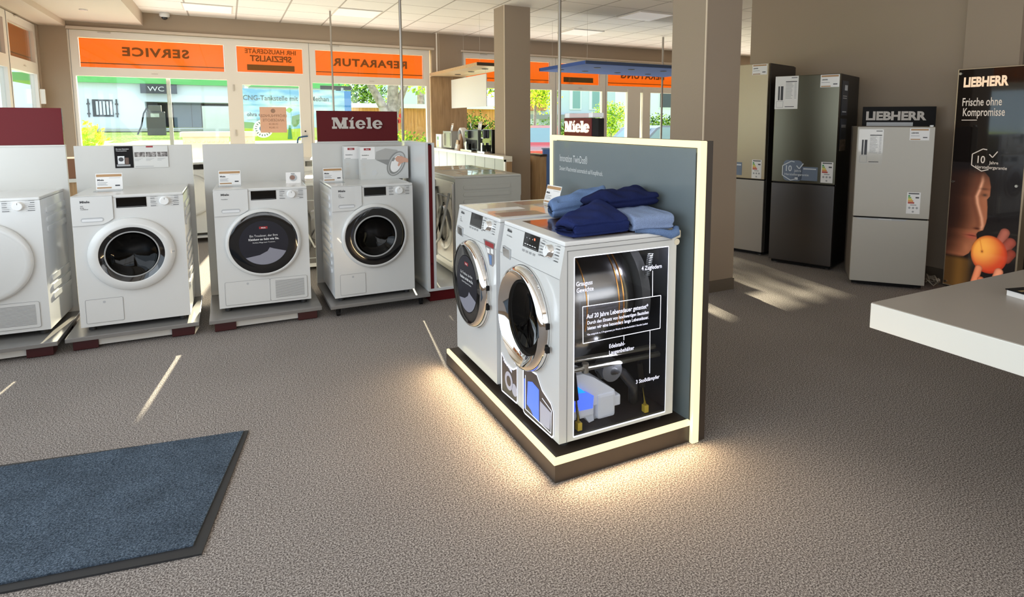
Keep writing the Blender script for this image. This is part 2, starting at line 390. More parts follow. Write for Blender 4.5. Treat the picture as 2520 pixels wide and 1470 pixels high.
bay(w1, -1.9, 0.10, 0.35, 2.70, 2.13, .062, film_x=(-1.78, 0.01), word=[('SERVICE', .172, -0.865, 2.375)])
bay(w1, 1.22, 3.26, 0.35, 2.70, 2.13, .062, film_x=(1.345, 3.14), word=[('REPARATUR', .172, 2.25, 2.365)])
# centre: transom light above the door
b = MB(); b.box(.10, 1.22, FY+.02, FY+.10, 2.13, 2.2, pvc).box(.10, 1.22, FY+.02, FY+.10, 2.605, 2.70, pvc).box(.10, .187, FY+.02, FY+.10, 2.2, 2.605, pvc).box(1.148, 1.22, FY+.02, FY+.10, 2.2, 2.605, pvc).build('frame', w1)
MB().box(.187, 1.148, FY+.055, FY+.065, 2.2, 2.605, glass).build('pane', w1)
fo = MB().box(.19, 1.145, FY+.068, FY+.070, 2.205, 2.60, orange).build('orange_film', w1)
t = MB()
t.text('IHR HAUSGERÄTE', .098, (.68, FY+.052, 2.50), (1, 0, 0), (0, 0, 1), orange_d, 'CENTER', 0.02, .95, mirror=True)
t.text('SPEZIALIST', .128, (.68, FY+.052, 2.38), (1, 0, 0), (0, 0, 1), orange_d, 'CENTER', 0.03, .98, mirror=True)
t.box(.33, 1.02, FY+.05, FY+.052, 2.235, 2.325, orange_d); t.build('lettering', fo)
# the mullion pole seen inside window 1 and the white corner posts
MB().box(-0.77, -0.72, FY+.11, FY+.16, 0.35, 2.08, pvc).build('mullion', w1)
d1 = struct(thing('door_1', '', '')); del d1['label'], d1['category']
b = MB(); frame_rect(b, .12, 1.20, 0.02, 2.13, .125, FY+.02, FY+.10, pvc); b.box(.10, .12, FY+.02, FY+.10, 0, 2.13, pvc).box(1.20, 1.22, FY+.02, FY+.10, 0, 2.13, pvc)
for z in (0.3, 1.2, 1.9): b.cyl((.125, FY+.005, z), (.125, FY+.005, z+.1), .012, pvc_g, 10)
b.build('frame', d1)
MB().box(.235, 1.085, FY+.055, FY+.065, .13, 2.01, glass).build('pane', d1)
hb = mat('handle_dark_blue', (0.03, 0.10, 0.22), 0.3)
MB().tube([(1.16, FY, 1.19), (1.16, FY-.05, 1.19), (1.10, FY-.06, 1.185), (1.03, FY-.06, 1.17), (1.01, FY-.06, 1.13), (1.0, FY-.06, 1.05)], .013, hb).cyl((1.14, FY-.002, 1.27), (1.14, FY+.02, 1.27), .012, blackm).build('handle', d1)
t = MB(); t.box(.475, .865, FY+.05, FY+.052, 1.25, 1.66, paper_tr)
for s_, h, z in (('ERÖFFNUNGS-', .062, 1.50), ('ANGEBOTE', .062, 1.43), ('29.08.24', .04, 1.375), ('31.08.24', .04, 1.32)): t.text(s_, h, (.67, FY+.048, z), (1, 0, 0), (0, 0, 1), paper_ink, 'CENTER', 0.01, 1, mirror=True)
t.disc((.67, FY+.049, 1.60), (0, 1, 0), .035, paper_ink, 20)
t.build('notice', d1)
w2 = struct(thing('window_2', '', '')); del w2['label'], w2['category']
bay(w2, 3.87, 5.81, 0.35, 2.70, 2.13, .062, film_x=(3.95, 5.70))
bay(w2, 5.81, 7.0, 0.35, 2.70, 2.13, .062, film_x=(5.90, 6.87), word=[('', .1, 6.4, 2.4)], kind='mid')
bay(w2, 7.0, 9.2, 0.35, 2.70, 2.13, .062, film_x=(7.08, 9.1), word=[('BERATUNG', .172, 8.0, 2.365)])
bay(w2, 9.2, 11.0, 0.35, 2.70, 2.13, .062)
bay(w2, 11.0, 12.7, 0.35, 2.70, 2.13, .062)
bay(w2, 12.7, 14.3, 0.35, 2.70, 2.13, .062)
MB().box(7.57, 7.90, FY+.0, FY+.10, .35, 2.13, pvc).box(7.97, 8.17, FY+.0, FY+.10, .35, 2.13, pvc).build('post', w2)
w3 = struct(thing('window_3', '', '')); del w3['label'], w3['category']
# left wall: same bays turned a quarter; local x -> +y, local y -> -x
T3 = Matrix.Translation((-2.2, 0, 0)) @ rotz(PI/2) @ Matrix.Translation((0, -FY, 0))
for x0, x1 in ((9.43, 10.70), (8.10, 9.43), (6.8, 8.10), (5.5, 6.8), (4.2, 5.5)):
    bay(w3, x0, x1, 0.35, 2.72, 2.13, .075, T=T3)
MB(T3).box(10.64, 10.66, FY-.045, FY+.02, 1.66, 1.86, pvc, .008).build('handle', w3)
w4 = struct(thing('window_4', '', '')); del w4['label'], w4['category']
b = MB()
for x in [-1.8 + 1.1*i for i in range(8)]: b.box(x-.04, x+.04, -3.66, -3.6, .7, 2.75, pvc)
b.box(-1.8, 5.9, -3.66, -3.6, .7, .78, pvc).box(-1.8, 5.9, -3.66, -3.6, 2.0, 2.07, pvc).box(-1.8, 5.9, -3.66, -3.6, 2.67, 2.75, pvc).build('frame', w4)

# ceiling fittings -----------------------------------------------------
lp = mat('ceiling_lamp_diffuser', (0.85, 0.82, 0.78), 0.5, emit=(1.0, 0.95, 0.9), es=0.25)
for i, (x, y, l) in enumerate(((-.15, 9.93, 'square flush ceiling light panel above the SERVICE window'), (1.74, 9.31, 'square flush ceiling light panel in front of the REPARATUR window'),
        (5.55, 7.51, 'square flush ceiling light panel left of the thick taupe column, the larger looking one'), (5.55, 9.38, 'square flush ceiling light panel seen behind the metal pole, nearer the blue canopy'))):
    t = thing('ceiling_light', l, 'ceiling light', (x, y, 3.0), 0, 'flush ceiling light panels')
    b = MB(); frame_rect(b, -.3, .3, -.3, .3, .012, 0, 0, seam)
    MB().box(-.305, .305, -.305, .305, -.012, 0.0, pvc).build('frame', t)
    MB().box(-.29, .29, -.29, .29, -.014, -.012, lp).build('diffuser', t)
t = thing('security_camera', 'small white dome security camera under the ceiling above the SERVICE window', 'security camera', (-.72, 10.68, 3.0))
MB().lathe([(.0, -.0), (.065, -.0), (.065, -.05), (.045, -.065)], (0, 0, 0), (0, 0, 1), plastic, 24).build('housing', t)
MB().ball((0, 0, -.062), .042, .042, .04, black).build('lens_dome', t)
t = tag(MB().cyl((-1.50, 9.6, 2.80), (-1.50, 9.6, 2.812), .045, white).build('recessed_spotlight'), 'small round recessed spotlight in the beige soffit at the upper left', 'spotlight')
# poles ------------------------------------------------------------------
for (x, y, z0, r, l) in ((1.371, 9.286, 0, .013, 'thin grey pole rising behind the red sign to the ceiling'),
        (1.40, 5.50, 0, .0125, 'dark slim metal pole beside the right edge of the red sign'),
        (3.02, 5.52, 0, .017, 'brass-toned metal pole rising behind the lit display stand'),
        (7.162, 9.119, 0, .019, 'thin grey pole between blue canopy and thick taupe column')):
    t = thing('ceiling_pole', l, 'pole', (x, y, 0), 0, 'floor to ceiling poles')
    MB().cyl((0, 0, .01), (0, 0, 2.99), r, pole_m, 16).build('shaft', t)
    MB().cyl((0, 0, 0), (0, 0, .012), r*2.4, pole_m, 20).build('foot_plate', t)

# doormat ----------------------------------------------------------------
mp_ = [(.019, 3.025), (-.144, 2.196), (-2.05, 2.53), (-1.89, 3.36)]
t = thing('doormat', 'slate blue pile doormat with dark rubber border lying on the carpet', 'doormat', (-.9, 2.8, 0))
def off(p, k):
    c = Vector((sum(q[0] for q in mp_)/4, sum(q[1] for q in mp_)/4)); v = Vector(p)-c
    d1_ = (Vector(mp_[1])-Vector(mp_[0])).normalized(); d2_ = (Vector(mp_[3])-Vector(mp_[0])).normalized()
    a = v.dot(d1_); c2 = v.dot(d2_); 
    a -= math.copysign(k, a); c2 -= math.copysign(k, c2)
    return (c + d1_*a + d2_*c2)
loc = Vector((-.9, 2.8))
MB().prism([tuple(Vector(p)-loc) for p in mp_], 'xy', 0.0, .007, rubber).build('rubber_border', t)
MB().prism([tuple(off(p, .028)-loc) for p in mp_], 'xy', .007, .013, mat_blue).build('pile', t)
#@@OBJECTS@@
# ------------------------------------------------------------------ laundry machines
W_, H_, D_ = .596, .85, .60
BR = 'Miele'
def plate_hole(b, x0, x1, z0, z1, cx, cz, r, y, m, n=72):
    vs = []; fs = []
    corners = [math.atan2(zc-cz, xc-cx) for xc in (x0, x1) for zc in (z0, z1)]
    angs = sorted([2*PI*k/n - PI for k in range(n)] + corners)
    for a in angs:
        dx, dz = math.cos(a), math.sin(a); t = 1e9
        if dx > 1e-9: t = min(t, (x1-cx)/dx)
        if dx < -1e-9: t = min(t, (x0-cx)/dx)
        if dz > 1e-9: t = min(t, (z1-cz)/dz)
        if dz < -1e-9: t = min(t, (z0-cz)/dz)
        vs += [(cx+r*dx, y, cz+r*dz), (cx+t*dx, y, cz+t*dz)]
    k = len(angs)
    for i in range(k): j = (i+1) % k; fs.append((2*i, 2*i+1, 2*j+1, 2*j))
    b.add(vs, fs, m)
drum_m = mat('drum_steel', (0.35, 0.35, 0.36), 0.25, 1.0)
bowl_m = mat('door_inner_rubber', (0.05, 0.052, 0.056), 0.5)
disp_m = mat('display_black', (0.003, 0.003, 0.003), 0.05)
navy = mat('display_disc_print_dark', (0.014, 0.014, 0.022), 0.35, spec=.3)
towelw = mat('display_disc_print_light', (0.24, 0.24, 0.29), 0.5)
ltxt = mat('display_print_white', (0.75, 0.75, 0.75), 0.5)
led_refl = mat('led_reflection_orange', (0.95, 0.42, 0.12), 0.25, 0.9)  # orange tone of the light strips mirrored in the tub
X, Z = (1, 0, 0), (0, 0, 1)

def machine(name, label, loc, rz, kind, slant=False, depth=D_, window=False, group=None, door='white'):
    t = thing(name, label, {'washing_machine': 'washing machine', 'tumble_dryer': 'tumble dryer'}[name], loc, rz, group)
    w, h, d = W_, H_, depth
    white, white_side = kind.get('mats', (globals()['white'], globals()['white_side']))
    zs = .70
    def fy(z, e=0): return (max(0, z-zs)/.15*.028 if slant else 0) - e
    sd_ = Vector((0, .028, .15)).normalized() if slant else Vector(Z)
    cx, cz = w*.503, .463
    ho = .165
    # casing
    b = MB()
    plate_hole(b, 0, w, .012, zs, cx, cz, ho, 0, white)
    b.quad([(0, fy(zs), zs), (w, fy(zs), zs), (w, fy(h-.02), h-.02), (0, fy(h-.02), h-.02)], white)
    side = white_side
    ty = fy(h-.02)
    b.quad([(0, 0, .012), (0, d, .012), (0, d, h-.02), (0, ty, h-.02), (0, 0, zs)], side)
    if not window:
        b.quad([(w, 0, .012), (w, d, .012), (w, d, h-.02), (w, ty, h-.02), (w, 0, zs)], side)
    else:
        y0, y1, z0, z1 = .067, .541, .028, .783
        b.quad([(w, 0, .012), (w, y0, .012), (w, y0, zs), (w, 0, zs)], white).quad([(w, 0, zs), (w, y0, zs), (w, y0, h-.02), (w, ty, h-.02)], white)
        b.quad([(w, y1, .012), (w, d, .012), (w, d, h-.02), (w, y1, h-.02)], white)
        b.quad([(w, y0, .012), (w, y1, .012), (w, y1, z0), (w, y0, z0)], white).quad([(w, y0, z1), (w, y1, z1), (w, y1, h-.02), (w, y0, h-.02)], white)
        b.box(w, w+.0015, .034, .037, .012, .812, seam).box(w, w+.0015, .034, .56, .81, .813, seam)
    b.quad([(0, d, .012), (w, d, .012), (w, d, h-.02), (0, d, h-.02)], side)
    b.quad([(0, 0, .012), (w, 0, .012), (w, d, .012), (0, d, .012)], blackm)
    b.lathe([(ho, 0), (ho-.01, .05), (.15, .06)], (cx, 0, cz), (0, 1, 0), bowl_m, 48)
    # side ribs (pressed relief)
    if not window:
        for sx in (0, w):
            sg = -1 if sx == 0 else 1
            bb = b
            for z0_ in [.735, .675, .615] + [.30, .24, .18] + ([.49, .43, .37] if kind.get('ribs') == 'all' else []):
                p = rrect(.10, d-.07, z0_, z0_+.035, .016)
                bb.prism(p, 'yz', sx, sx+sg*.006, white_side)
    b.build('casing', t)
    b = MB()
    b.lathe([(.15, 0), (.22, .01), (.22, .30), (.0, .31)], (cx, .065, cz), (0, 1, 0), drum_m, 40)
    for k in range(3):
        a = R(90+120*k); b.box(-.02, .02, .1, .33, 0, 0, drum_m) if False else b.prism([(cx+.215*math.cos(a-.12), cz+.215*math.sin(a-.12)), (cx+.215*math.cos(a+.12), cz+.215*math.sin(a+.12)), (cx+.165*math.cos(a), cz+.165*math.sin(a))], 'xz', .09, .36, drum_m)
    b.build('drum', t)
    # feet
    for fx in (.05, w-.05):
        for fyy in (.05, d-.05): MB().cyl((fx, fyy, -.018), (fx, fyy, .012), .02, rubber, 12).build('foot', t)
    # worktop
    b = MB(); b.box(.0, w, ty-.002, d+.01, h-.02, h, white if not slant else plastic, .006)
    if kind.get('top_grey'): b.box(.06, w-.05, .09, d-.08, h, h+.001, kind['top_grey'])
    b.build('worktop', t)
    # drawer panel
    if kind.get('drawer', True):
        b = MB(); e = .006
        if not slant:
            pts = [(0.002, .662)] + [(.155, .665), (.185, .680), (.213, .700), (.213, .846), (0.002, .846)]
            b.prism(pts, 'xz', -e, 0.0, white)
            outline(b, pts, -e-.0005, .0016, seam, False)
            hp = rrect(.045, .162, .684, .712, .0135)
            b.prism(hp, 'xz', -e-.0012, -e, recess)
            b.prism(rrect(.05, .157, .688, .703, .007), 'xz', -e-.002, -e-.001, white_side)
        else:
            hp = [(.035, .712), (.045, .69), (.122, .684), (.128, .70), (.12, .732), (.04, .738)]
            y_ = fy(.70, .004)
            b.prism(hp, 'xz', y_, y_+.01, recess)
            b.prism([(x*.86+.012, z*.86+.099) for x, z in hp], 'xz', y_-.001, y_, chrome)
        yy = fy(.80, e+.0015 if not slant else .002)
        zz = .806
        b.text(BR, .020, (.046, fy(zz, .008 if not slant else .002), zz), X, sd_, ink, 'LEFT', .03, 1.15)
        for k, (s_, z_) in enumerate(kind.get('small', (('W1', .783), ('8 kg', .773), ('TwinDos', .763)))):
            b.text(s_, .009, (.047, fy(z_, .008 if not slant else .002), z_), X, sd_, ink, 'LEFT', .01, 1.2)
        b.build('detergent_drawer', t)
    # display + dial
    b = MB()
    dx0, dx1, dz0, dz1 = kind.get('disp', (.231, .392, .765, .829))
    q = [(dx0, fy(dz0, .002), dz0), (dx1, fy(dz0, .002), dz0), (dx1, fy(dz1, .002), dz1), (dx0, fy(dz1, .002), dz1)]
    if kind.get('display', True):
        b.quad(q, disp_m); b.quad([(x, y-.0004, z) for x, y, z in [(dx0+.004, q[0][1], dz0+.004), (dx1-.004, q[1][1], dz0+.004), (dx1-.004, q[1][1], dz0+.006), (dx0+.004, q[0][1], dz0+.006)]], seam)
        if kind.get('lit'):
            rl = mat('display_red_dot', (1, .1, .05), .5, emit=(1, .12, .06), es=3); wl = mat('display_symbols', (.5, .5, .5), .5, emit=(.7, .7, .7), es=.35)
            b.disc((dx1-.045, fy(.815, .003), .815), (0, 1, 0), .006, rl, 12)
            for k in range(3): b.disc((dx0+.03+.028*k, fy(.812, .003), .812), (0, 1, 0), .003, wl, 8)
            for k in range(5): b.box(dx0+.015+.024*k, dx0+.03+.024*k, fy(.785, .003), fy(.785, .0025), .782, .786, wl)
        b.build('display', t)
    dcx, dcz, dr = kind.get('dial', (.492, .797, .027))
    nrm = Vector((0, -sd_.z, sd_.y)); c0 = Vector((dcx, fy(dcz), dcz))
    b = MB(); rim = chrome if slant else plastic
    b.lathe([(dr+.003, 0), (dr+.002, .003), (dr, .004), (dr-.001, .020), (dr-.004, .023), (0, .023)], c0, nrm, rim, 32)
    b.disc(c0+nrm*.0235, nrm, dr-.004, plastic, 32)
    b.quad([c0+nrm*.024+Vector((-.0012, 0, 0))+sd_*.01, c0+nrm*.024+Vector((.0012, 0, 0))+sd_*.01, c0+nrm*.024+Vector((.0012, 0, 0))+sd_*(dr-.006), c0+nrm*.024+Vector((-.0012, 0, 0))+sd_*(dr-.006)], ink)
    b.build('dial', t)
    b = MB()
    for k in range(6):
        z_ = dcz+.030-.0122*k
        for a, c_ in ((dcx-.078, dcx-.036), (dcx+.034, dcx+.078)):
            L_ = .02+.015*random.random()
            b.box(a, c_, fy(z_, .0016), fy(z_, .001), z_-.0008, z_+.0004, inkl)
            xx = a if a < dcx else c_-L_
            b.box(xx, xx+L_, fy(z_, .002), fy(z_, .0012), z_+.001, z_+.0038, ink if k % 2 else inkl)
    if slant:
        for k in range(4): b.box(dx0+.0+.035*k, dx0+.022+.035*k, fy(.752, .002), fy(.752, .001), .747, .757, inkl)
        for k in range(5): b.box(dx1+.006, dx1+.022, fy(.76+.013*k, .002), fy(.76+.013*k, .001), .757+.013*k, .764+.013*k, inkl)
        b.quad([(0, -.001, zs-.001), (w, -.001, zs-.001), (w, -.001, zs+.001), (0, -.001, zs+.001)], seam)
    b.build('programme_scale', t)
    # door
    do = MB(); dk = door
    ro = kind.get('ro', .236)
    ax = (0, -1, 0); c = (cx, 0, cz)
    if dk == 'white':      # wide white ring, dark glass
        do.lathe([(ro-.004, 0), (ro, .006), (ro, .016), (ro-.006, .026), (.182, .036), (.178, .034)], c, ax, white, 72)
        do.box(cx+.205, cx+.232, -.029, -.026, cz-.003, cz+.001, seam)
        o = do.build('door', t)
        MB().lathe([(.178, .034), (.160, .028), (.150, .022)], c, ax, black, 64).lathe([(.150, .022), (.146, .026), (.142, .022)], c, ax, inkl, 64).build('glass_ring', o)
        MB().lathe([(.143, .022), (.125, .002), (.09, -.012), (0, -.02)], c, ax, smoke, 48).build('glass_bowl', o)
    elif dk == 'black':
        do.lathe([(ro+.004, 0), (ro+.008, .006), (ro+.008, .02), (ro, .030), (ro-.012, .034), (ro-.016, .032)], c, ax, white, 72)
        o = do.build('door', t)
        MB().lathe([(ro-.016, .032), (.200, .036), (.158, .034)], c, ax, black, 72).build('glass_ring', o)
        if kind.get('disc'):
            disc_graphic(o, cx, cz, .158, -.0345)
        else:
            MB().lathe([(.158, .034), (.15, .037), (.147, .034)], c, ax, inkl, 64).lathe([(.147, .034), (.13, .01), (.09, -.005), (0, -.015)], c, ax, smoke, 48).build('glass_bowl', o)
    elif dk == 'solid':
        do.lathe([(ro+.002, 0), (ro+.008, .006), (ro+.008, .02), (ro-.004, .034), (ro-.03, .030), (ro-.034, .030), (0, .032)], c, ax, white, 72)
        do.build('door', t)
    elif dk == 'chrome':
        do.lathe([(ro+.004, 0), (ro+.006, .012)], c, ax, white, 72)
        do.lathe([(ro+.004, .012), (ro+.004, .030), (ro-.006, .046), (ro-.02, .052)], c, ax, chrome, 72)
        o = do.build('door', t)
        if kind.get('disc'):
            MB().lathe([(ro-.02, .052), (.19, .048), (.155, .046)], c, ax, mat('door_glass_black', (0.01, 0.01, 0.01), 0.03, coat=1), 72).build('glass_ring', o)
            disc_graphic(o, cx, cz, .152, -.0465)
        else:
            MB().lathe([(ro-.02, .052), (.19, .030), (.168, .018)], c, ax, chrome, 72).build('chrome_funnel', o)
            MB().lathe([(.168, .018), (.16, .022), (.13, .012), (.09, .0), (0, -.01)], c, ax, smoke, 48).build('glass_bowl', o)
        for z_ in (cz+.03, cz-.07): MB().box(cx+ro-.004, cx+ro+.010, -.028, -.012, z_-.012, z_+.012, blackm).build('hinge', o)
    # lower fittings
    if kind.get('flap'):
        x0, x1, z0, z1 = kind['flap']; b = MB(); p = rrect(x0, x1, z0, z1, .008)
        b.prism(p, 'xz', -.002, 0, white); outline(b, p, -.0025, .002, seam)
        b.disc(((x0+x1)/2, -.003, z1-.022), (0, 1, 0), .008, recess, 16)
        b.build('service_flap', t)
    if kind.get('grille'):
        x0, x1, z0, z1 = kind['grille']; b = MB(); p = rrect(x0, x1, z0, z1, .012)
        b.prism(p, 'xz', -.004, 0, white); outline(b, p, -.0045, .002, seam)
        n = 16
        for k in range(n):
            z_ = z0+.022+(z1-z0-.044)*k/(n-1); b.box(x0+.035, x1-.02, -.0055, -.004, z_-.0016, z_+.0016, seam)
        b.build('air_grille', t)
    return t
def disc_graphic(parent, cx, cz, r, y):
    b = MB(); b.disc((cx, y, cz), (0, 1, 0), r, navy, 64)
    pt = [(cx+(r-.002)*math.cos(R(a)), cz+(r-.002)*math.sin(R(a))) for a in range(-140, -24, 6)]
    pt += [(cx+.06, cz-.045), (cx+.035, cz-.035), (cx+.02, cz-.06), (cx-.03, cz-.085)]
    b.quad([(x, y-.0008, z) for x, z in pt], towelw)
    b.box(cx-.027, cx+.027, y-.001, y, cz+.10, cz+.117, redl); b.text(BR, .012, (cx, y-.0012, cz+.104), X, Z, ltxt, 'CENTER', .02, 1.1)
    b.text('Ein Trockner, der Ihre', .022, (cx, y-.001, cz+.045), X, Z, ltxt, 'CENTER', 0, .9)
    b.text('Kleidung so liebt wie Sie.', .022, (cx, y-.001, cz+.02), X, Z, ltxt, 'CENTER', .02, .88)
    b.text('Perfekte Pflege beim Trocknen.', .012, (cx, y-.001, cz+.0), X, Z, ltxt, 'CENTER', 0, .95)
    b.build('display_disc', parent)

grp = 'machines on the row of display stands'
b0 = .112
machine('tumble_dryer', 'white tumble dryer with closed white door at the left edge of the photo', (-1.631, 4.77, b0+.006), -.035, dict(drawer=False, display=False, grille=(.30, .55, .035, .20), ro=.238, ribs='x'), door='solid', group=grp)
machine('washing_machine', 'white washing machine with wide white ring door, left of the dark-disc tumble dryer', (-.875, 4.687, b0+.004), -.008, dict(flap=(.032, .228, .035, .188), ribs='all'), door='white', group=grp)
machine('tumble_dryer', 'white tumble dryer with a printed dark advertising disc in its black door', (-.107, 4.735, b0+.003), -.04, dict(flap=(.04, .325, .03, .195), grille=(.325, .572, .03, .195), disc=True, ro=.236, small=(('TwinDos', .778),)), door='black', group=grp)
machine('washing_machine', 'white washing machine with clear black-ring door, below the red sign', (.646, 4.631, b0+.0), .002, dict(flap=(.04, .222, .03, .185), ro=.236, ribs='all'), door='black', group=grp)
ka = dict(disp=(.205, .368, .764, .832), dial=(.471, .795, .024), disc=True, ro=.228)
A = machine('tumble_dryer', 'white tumble dryer with chrome door on the lit stand, farther from the towels', (1.130, 3.302, .110), -PI/2, ka, slant=True, depth=.585, door='chrome')
bt = mat('worktop_reflective_sheet', (0.10, 0.05, 0.03), 0.12, coat=0.6)
B = machine('washing_machine', 'white cutaway washing machine with chrome door and see-through side, under the blue towels', (1.130, 2.655, .110), -PI/2,
            dict(disp=(.232, .382, .770, .832), dial=(.484, .792, .026), lit=True, ro=.228, top_grey=bt, small=(('W1 TwinDos', .785),)), slant=True, depth=.585, window=True, door='chrome')
# clear sheet of leaflets on the dryer top, energy sticker on its front
b = MB(); stk = mat('leaflet_print_warm', (0.36, 0.20, 0.15), 0.3); 
b.box(.05, .55, .03, .56, .8502, .8512, mat('top_sheet_beige', (0.62, 0.55, 0.47), 0.15, coat=0.5)); b.box(.06, .20, .33, .54, .8513, .852, stk).box(.24, .50, .40, .52, .8513, .852, tagw).box(.42, .55, .06, .30, .8513, .852, stk).box(.25, .34, .05, .28, .8513, .852, tagw)
b.build('leaflet_sheet', A)
b = MB(); p = [(.436, .726), (.575, .726), (.575, .625), (.555, .606), (.515, .606), (.490, .66), (.452, .70)]
b.prism(p, 'xz', -.002, 0, mat('sticker_frame', (0.22, 0.2, 0.2), 0.3)); b.prism([(.462, .722), (.57, .722), (.57, .700), (.462, .700)], 'xz', -.003, -.002, redl)
b.prism([(.475, .69), (.52, .69), (.52, .665), (.490, .665)], 'xz', -.003, -.002, tagw).prism([(.505, .66), (.545, .66), (.545, .612), (.522, .612)], 'xz', -.003, -.002, mat('sticker_blue', (.10, .20, .42), .4)).prism([(.535, .695), (.568, .695), (.568, .67), (.535, .67)], 'xz', -.003, -.002, tagw)
b.build('energy_sticker', A)
# interior seen through the side window of the cutaway machine (local frame of B; x = width)
w = W_
glow = mat('edge_lit_line', (.9, .92, 1), .4, emit=(.85, .88, 1.0), es=.9)
glow_t = mat('edge_lit_text', (.9, .92, 1), .4, emit=(.78, .78, 1.0), es=.75)
inn = mat('inner_housing_dark', (0.022, 0.022, 0.026), 0.4)
tubm = mat('stainless_tub', (0.34, 0.32, 0.32), 0.22, 1.0)
b = MB(); b.quad([(.02, .06, .02), (.02, .575, .02), (.02, .575, .80), (.02, .06, .80)], inn).quad([(.02, .575, .02), (w-.002, .575, .02), (w-.002, .575, .80), (.02, .575, .80)], inn)
b.quad([(.02, .045, .02), (w-.002, .045, .02), (w-.002, .575, .02), (.02, .575, .02)], inn).quad([(.02, .045, .80), (w-.002, .045, .80), (w-.002, .575, .80), (.02, .575, .80)], inn)
plate_hole(b, .02, w-.002, .02, .80, w*.503, .463, .2245, .06, inn)
b.build('inner_housing', B)
tcx, tcz, tr = w*.503-.03, .53, .262
b = MB(); b.lathe([(.225, .062), (tr, .075), (tr, .36), (tr-.012, .40), (tr-.04, .44), (tr-.10, .47), (0, .48)], (tcx, 0, tcz), (0, 1, 0), tubm, 72)
b.build('outer_tub', B)
for y_ in (.165, .328, .352):
    MB().lathe([(tr, 0), (tr+.003, .001), (tr+.003, .005), (tr, .006)], (tcx, y_, tcz), (0, 1, 0), led_refl, 72).build('led_reflection_ring', B)  # reflections of the LED strips on the tub, modelled as thin rings
MB().lathe([(tr-.02, 0), (tr+.016, .0), (tr+.016, .012), (tr-.02, .012)], (tcx, .072, tcz), (0, 1, 0), recess, 72).build('clamp_ring', B)
b = MB(); b.prism([(tcx+.262*math.cos(R(a)), tcz+.262*math.sin(R(a))) for a in range(-20, 200, 10)], 'xz', .455, .50, mat('cast_iron', (0.07, 0.065, 0.065), 0.6)); b.build('counterweight', B)
MB().tube([(w-.03, .06, .343), (w-.03, .50, .329)], .011, steel, 10).build('support_rail', B)
MB().tube([(w-.03, .06, .300), (w-.03, .525, .290)], .012, steel, 10).cyl((w-.03, .14, .28), (w-.03, .14, .32), .015, steel, 10).build('support_rail', B)
yel = mat('damper_foot_yellow', (0.62, 0.42, 0.04), 0.5)
for (ya, za, yb, zb, l) in ((.083, .30, .112, .06, 1), (.434, .26, .469, .05, 0)):
    dm = MB().tube([(w-.05+.015*l, ya, za), (w-.05+.015*l, ya*.45+yb*.55, za*.45+zb*.55)], .013, blackm, 10).build('damper', B)
    MB().tube([(w-.05+.015*l, ya*.45+yb*.55, za*.45+zb*.55), (w-.05+.015*l, yb, zb)], .008, chrome, 10).build('piston', dm)
    MB().box(w-.063+.015*l, w-.037+.015*l, yb-.010, yb+.012, zb-.028, zb+.006, yel, .003).build('yellow_foot', dm)
b = MB(); pts = [(w-.06+.014*math.cos(k*.9), .49+.014*math.sin(k*.9)*.8-.0002*k, .745-.0011*k) for k in range(90)]; b.tube(pts, .0022, mat('spring_wire', (.25, .25, .25), .4, .8), 5); b.build('tension_spring', B)
pmp = mat('pump_plastic_white', (0.62, 0.62, 0.66), 0.4, emit=(.7, .72, .8), es=.10); blu = mat('detergent_blue_lit', (0.06, 0.16, 0.8), .4, emit=(.09, .16, 1.0), es=.9)
blc = mat('detergent_cyan_lit', (0.02, .3, .9), .4, emit=(.0, .26, 1.0), es=1.2)
pu = MB()   # two-chamber dosing unit: tilted cover, body and motor
pu.prism([(.066, .235), (.09, .262), (.145, .262), (.20, .235), (.305, .16), (.312, .13), (.20, .11), (.185, .155)], 'yz', w-.20, w-.055, pmp)
pu.box(w-.19, w-.045, .215, .305, .045, .155, pmp, .012).box(w-.17, w-.06, .30, .342, .08, .128, pmp, .006).cyl((w-.115, .215, .065), (w-.115, .30, .065), .045, pmp, 20)
pu.box(w-.19, w-.05, .068, .20, .065, .12, pmp, .012).prism([(.135, .10), (.195, .10), (.205, .04), (.18, .035)], 'yz', w-.12, w-.06, pmp)
pu = pu.build('dosing_pump', B)
MB().prism([(.070, .112), (.186, .108), (.190, .162), (.150, .190), (.070, .205)], 'yz', w-.045, w-.040, blu).prism([(.078, .195), (.148, .187), (.095, .232), (.082, .236)], 'yz', w-.0385, w-.036, blc).build('blue_reservoir', pu)
b = MB(); b.tube([(w-.10, .25, .22), (w-.06, .30, .25), (w-.08, .36, .22), (w-.05, .40, .16), (w-.09, .43, .07)], .022, inn, 12).cyl((w-.12, .29, .25), (w-.05, .29, .25), .05, mat('motor_grey', (.09, .09, .095), .45), 24); b.build('drain_hose', B)
b = MB(); b.quad([(w-.001, .067, .028), (w-.001, .541, .028), (w-.001, .541, .783), (w-.001, .067, .783)], acrylic)
xg = w+.0012
def gl(pts, wd, m=glow, closed=False):
    n = len(pts)
    for i in range(n if closed else n-1):
        p = Vector(pts[i]); q = Vector(pts[(i+1) % n]); dd = (q-p).normalized(); nn = Vector((-dd.y, dd.x))*wd/2
        b.quad([(xg, *(p-nn)), (xg, *(q-nn)), (xg, *(q+nn)), (xg, *(p+nn))], m)
gl([(.067, .783), (.541, .783)], .0035); gl([(.067, .028), (.067, .783)], .0035); gl([(.067, .028), (.541, .028)], .006); gl([(.541, .028), (.541, .783)], .0025)
gl([(.107, .575), (.504, .569), (.504, .421), (.110, .420)], .0032, glow, True)
gl([(.457, .685), (.459, .572)], .003); gl([(.132, .622), (.133, .576)], .003); gl([(.312, .42), (.312, .40)], .003); gl([(.449, .42), (.452, .225)], .0028)
sY = (0, 1, 0)
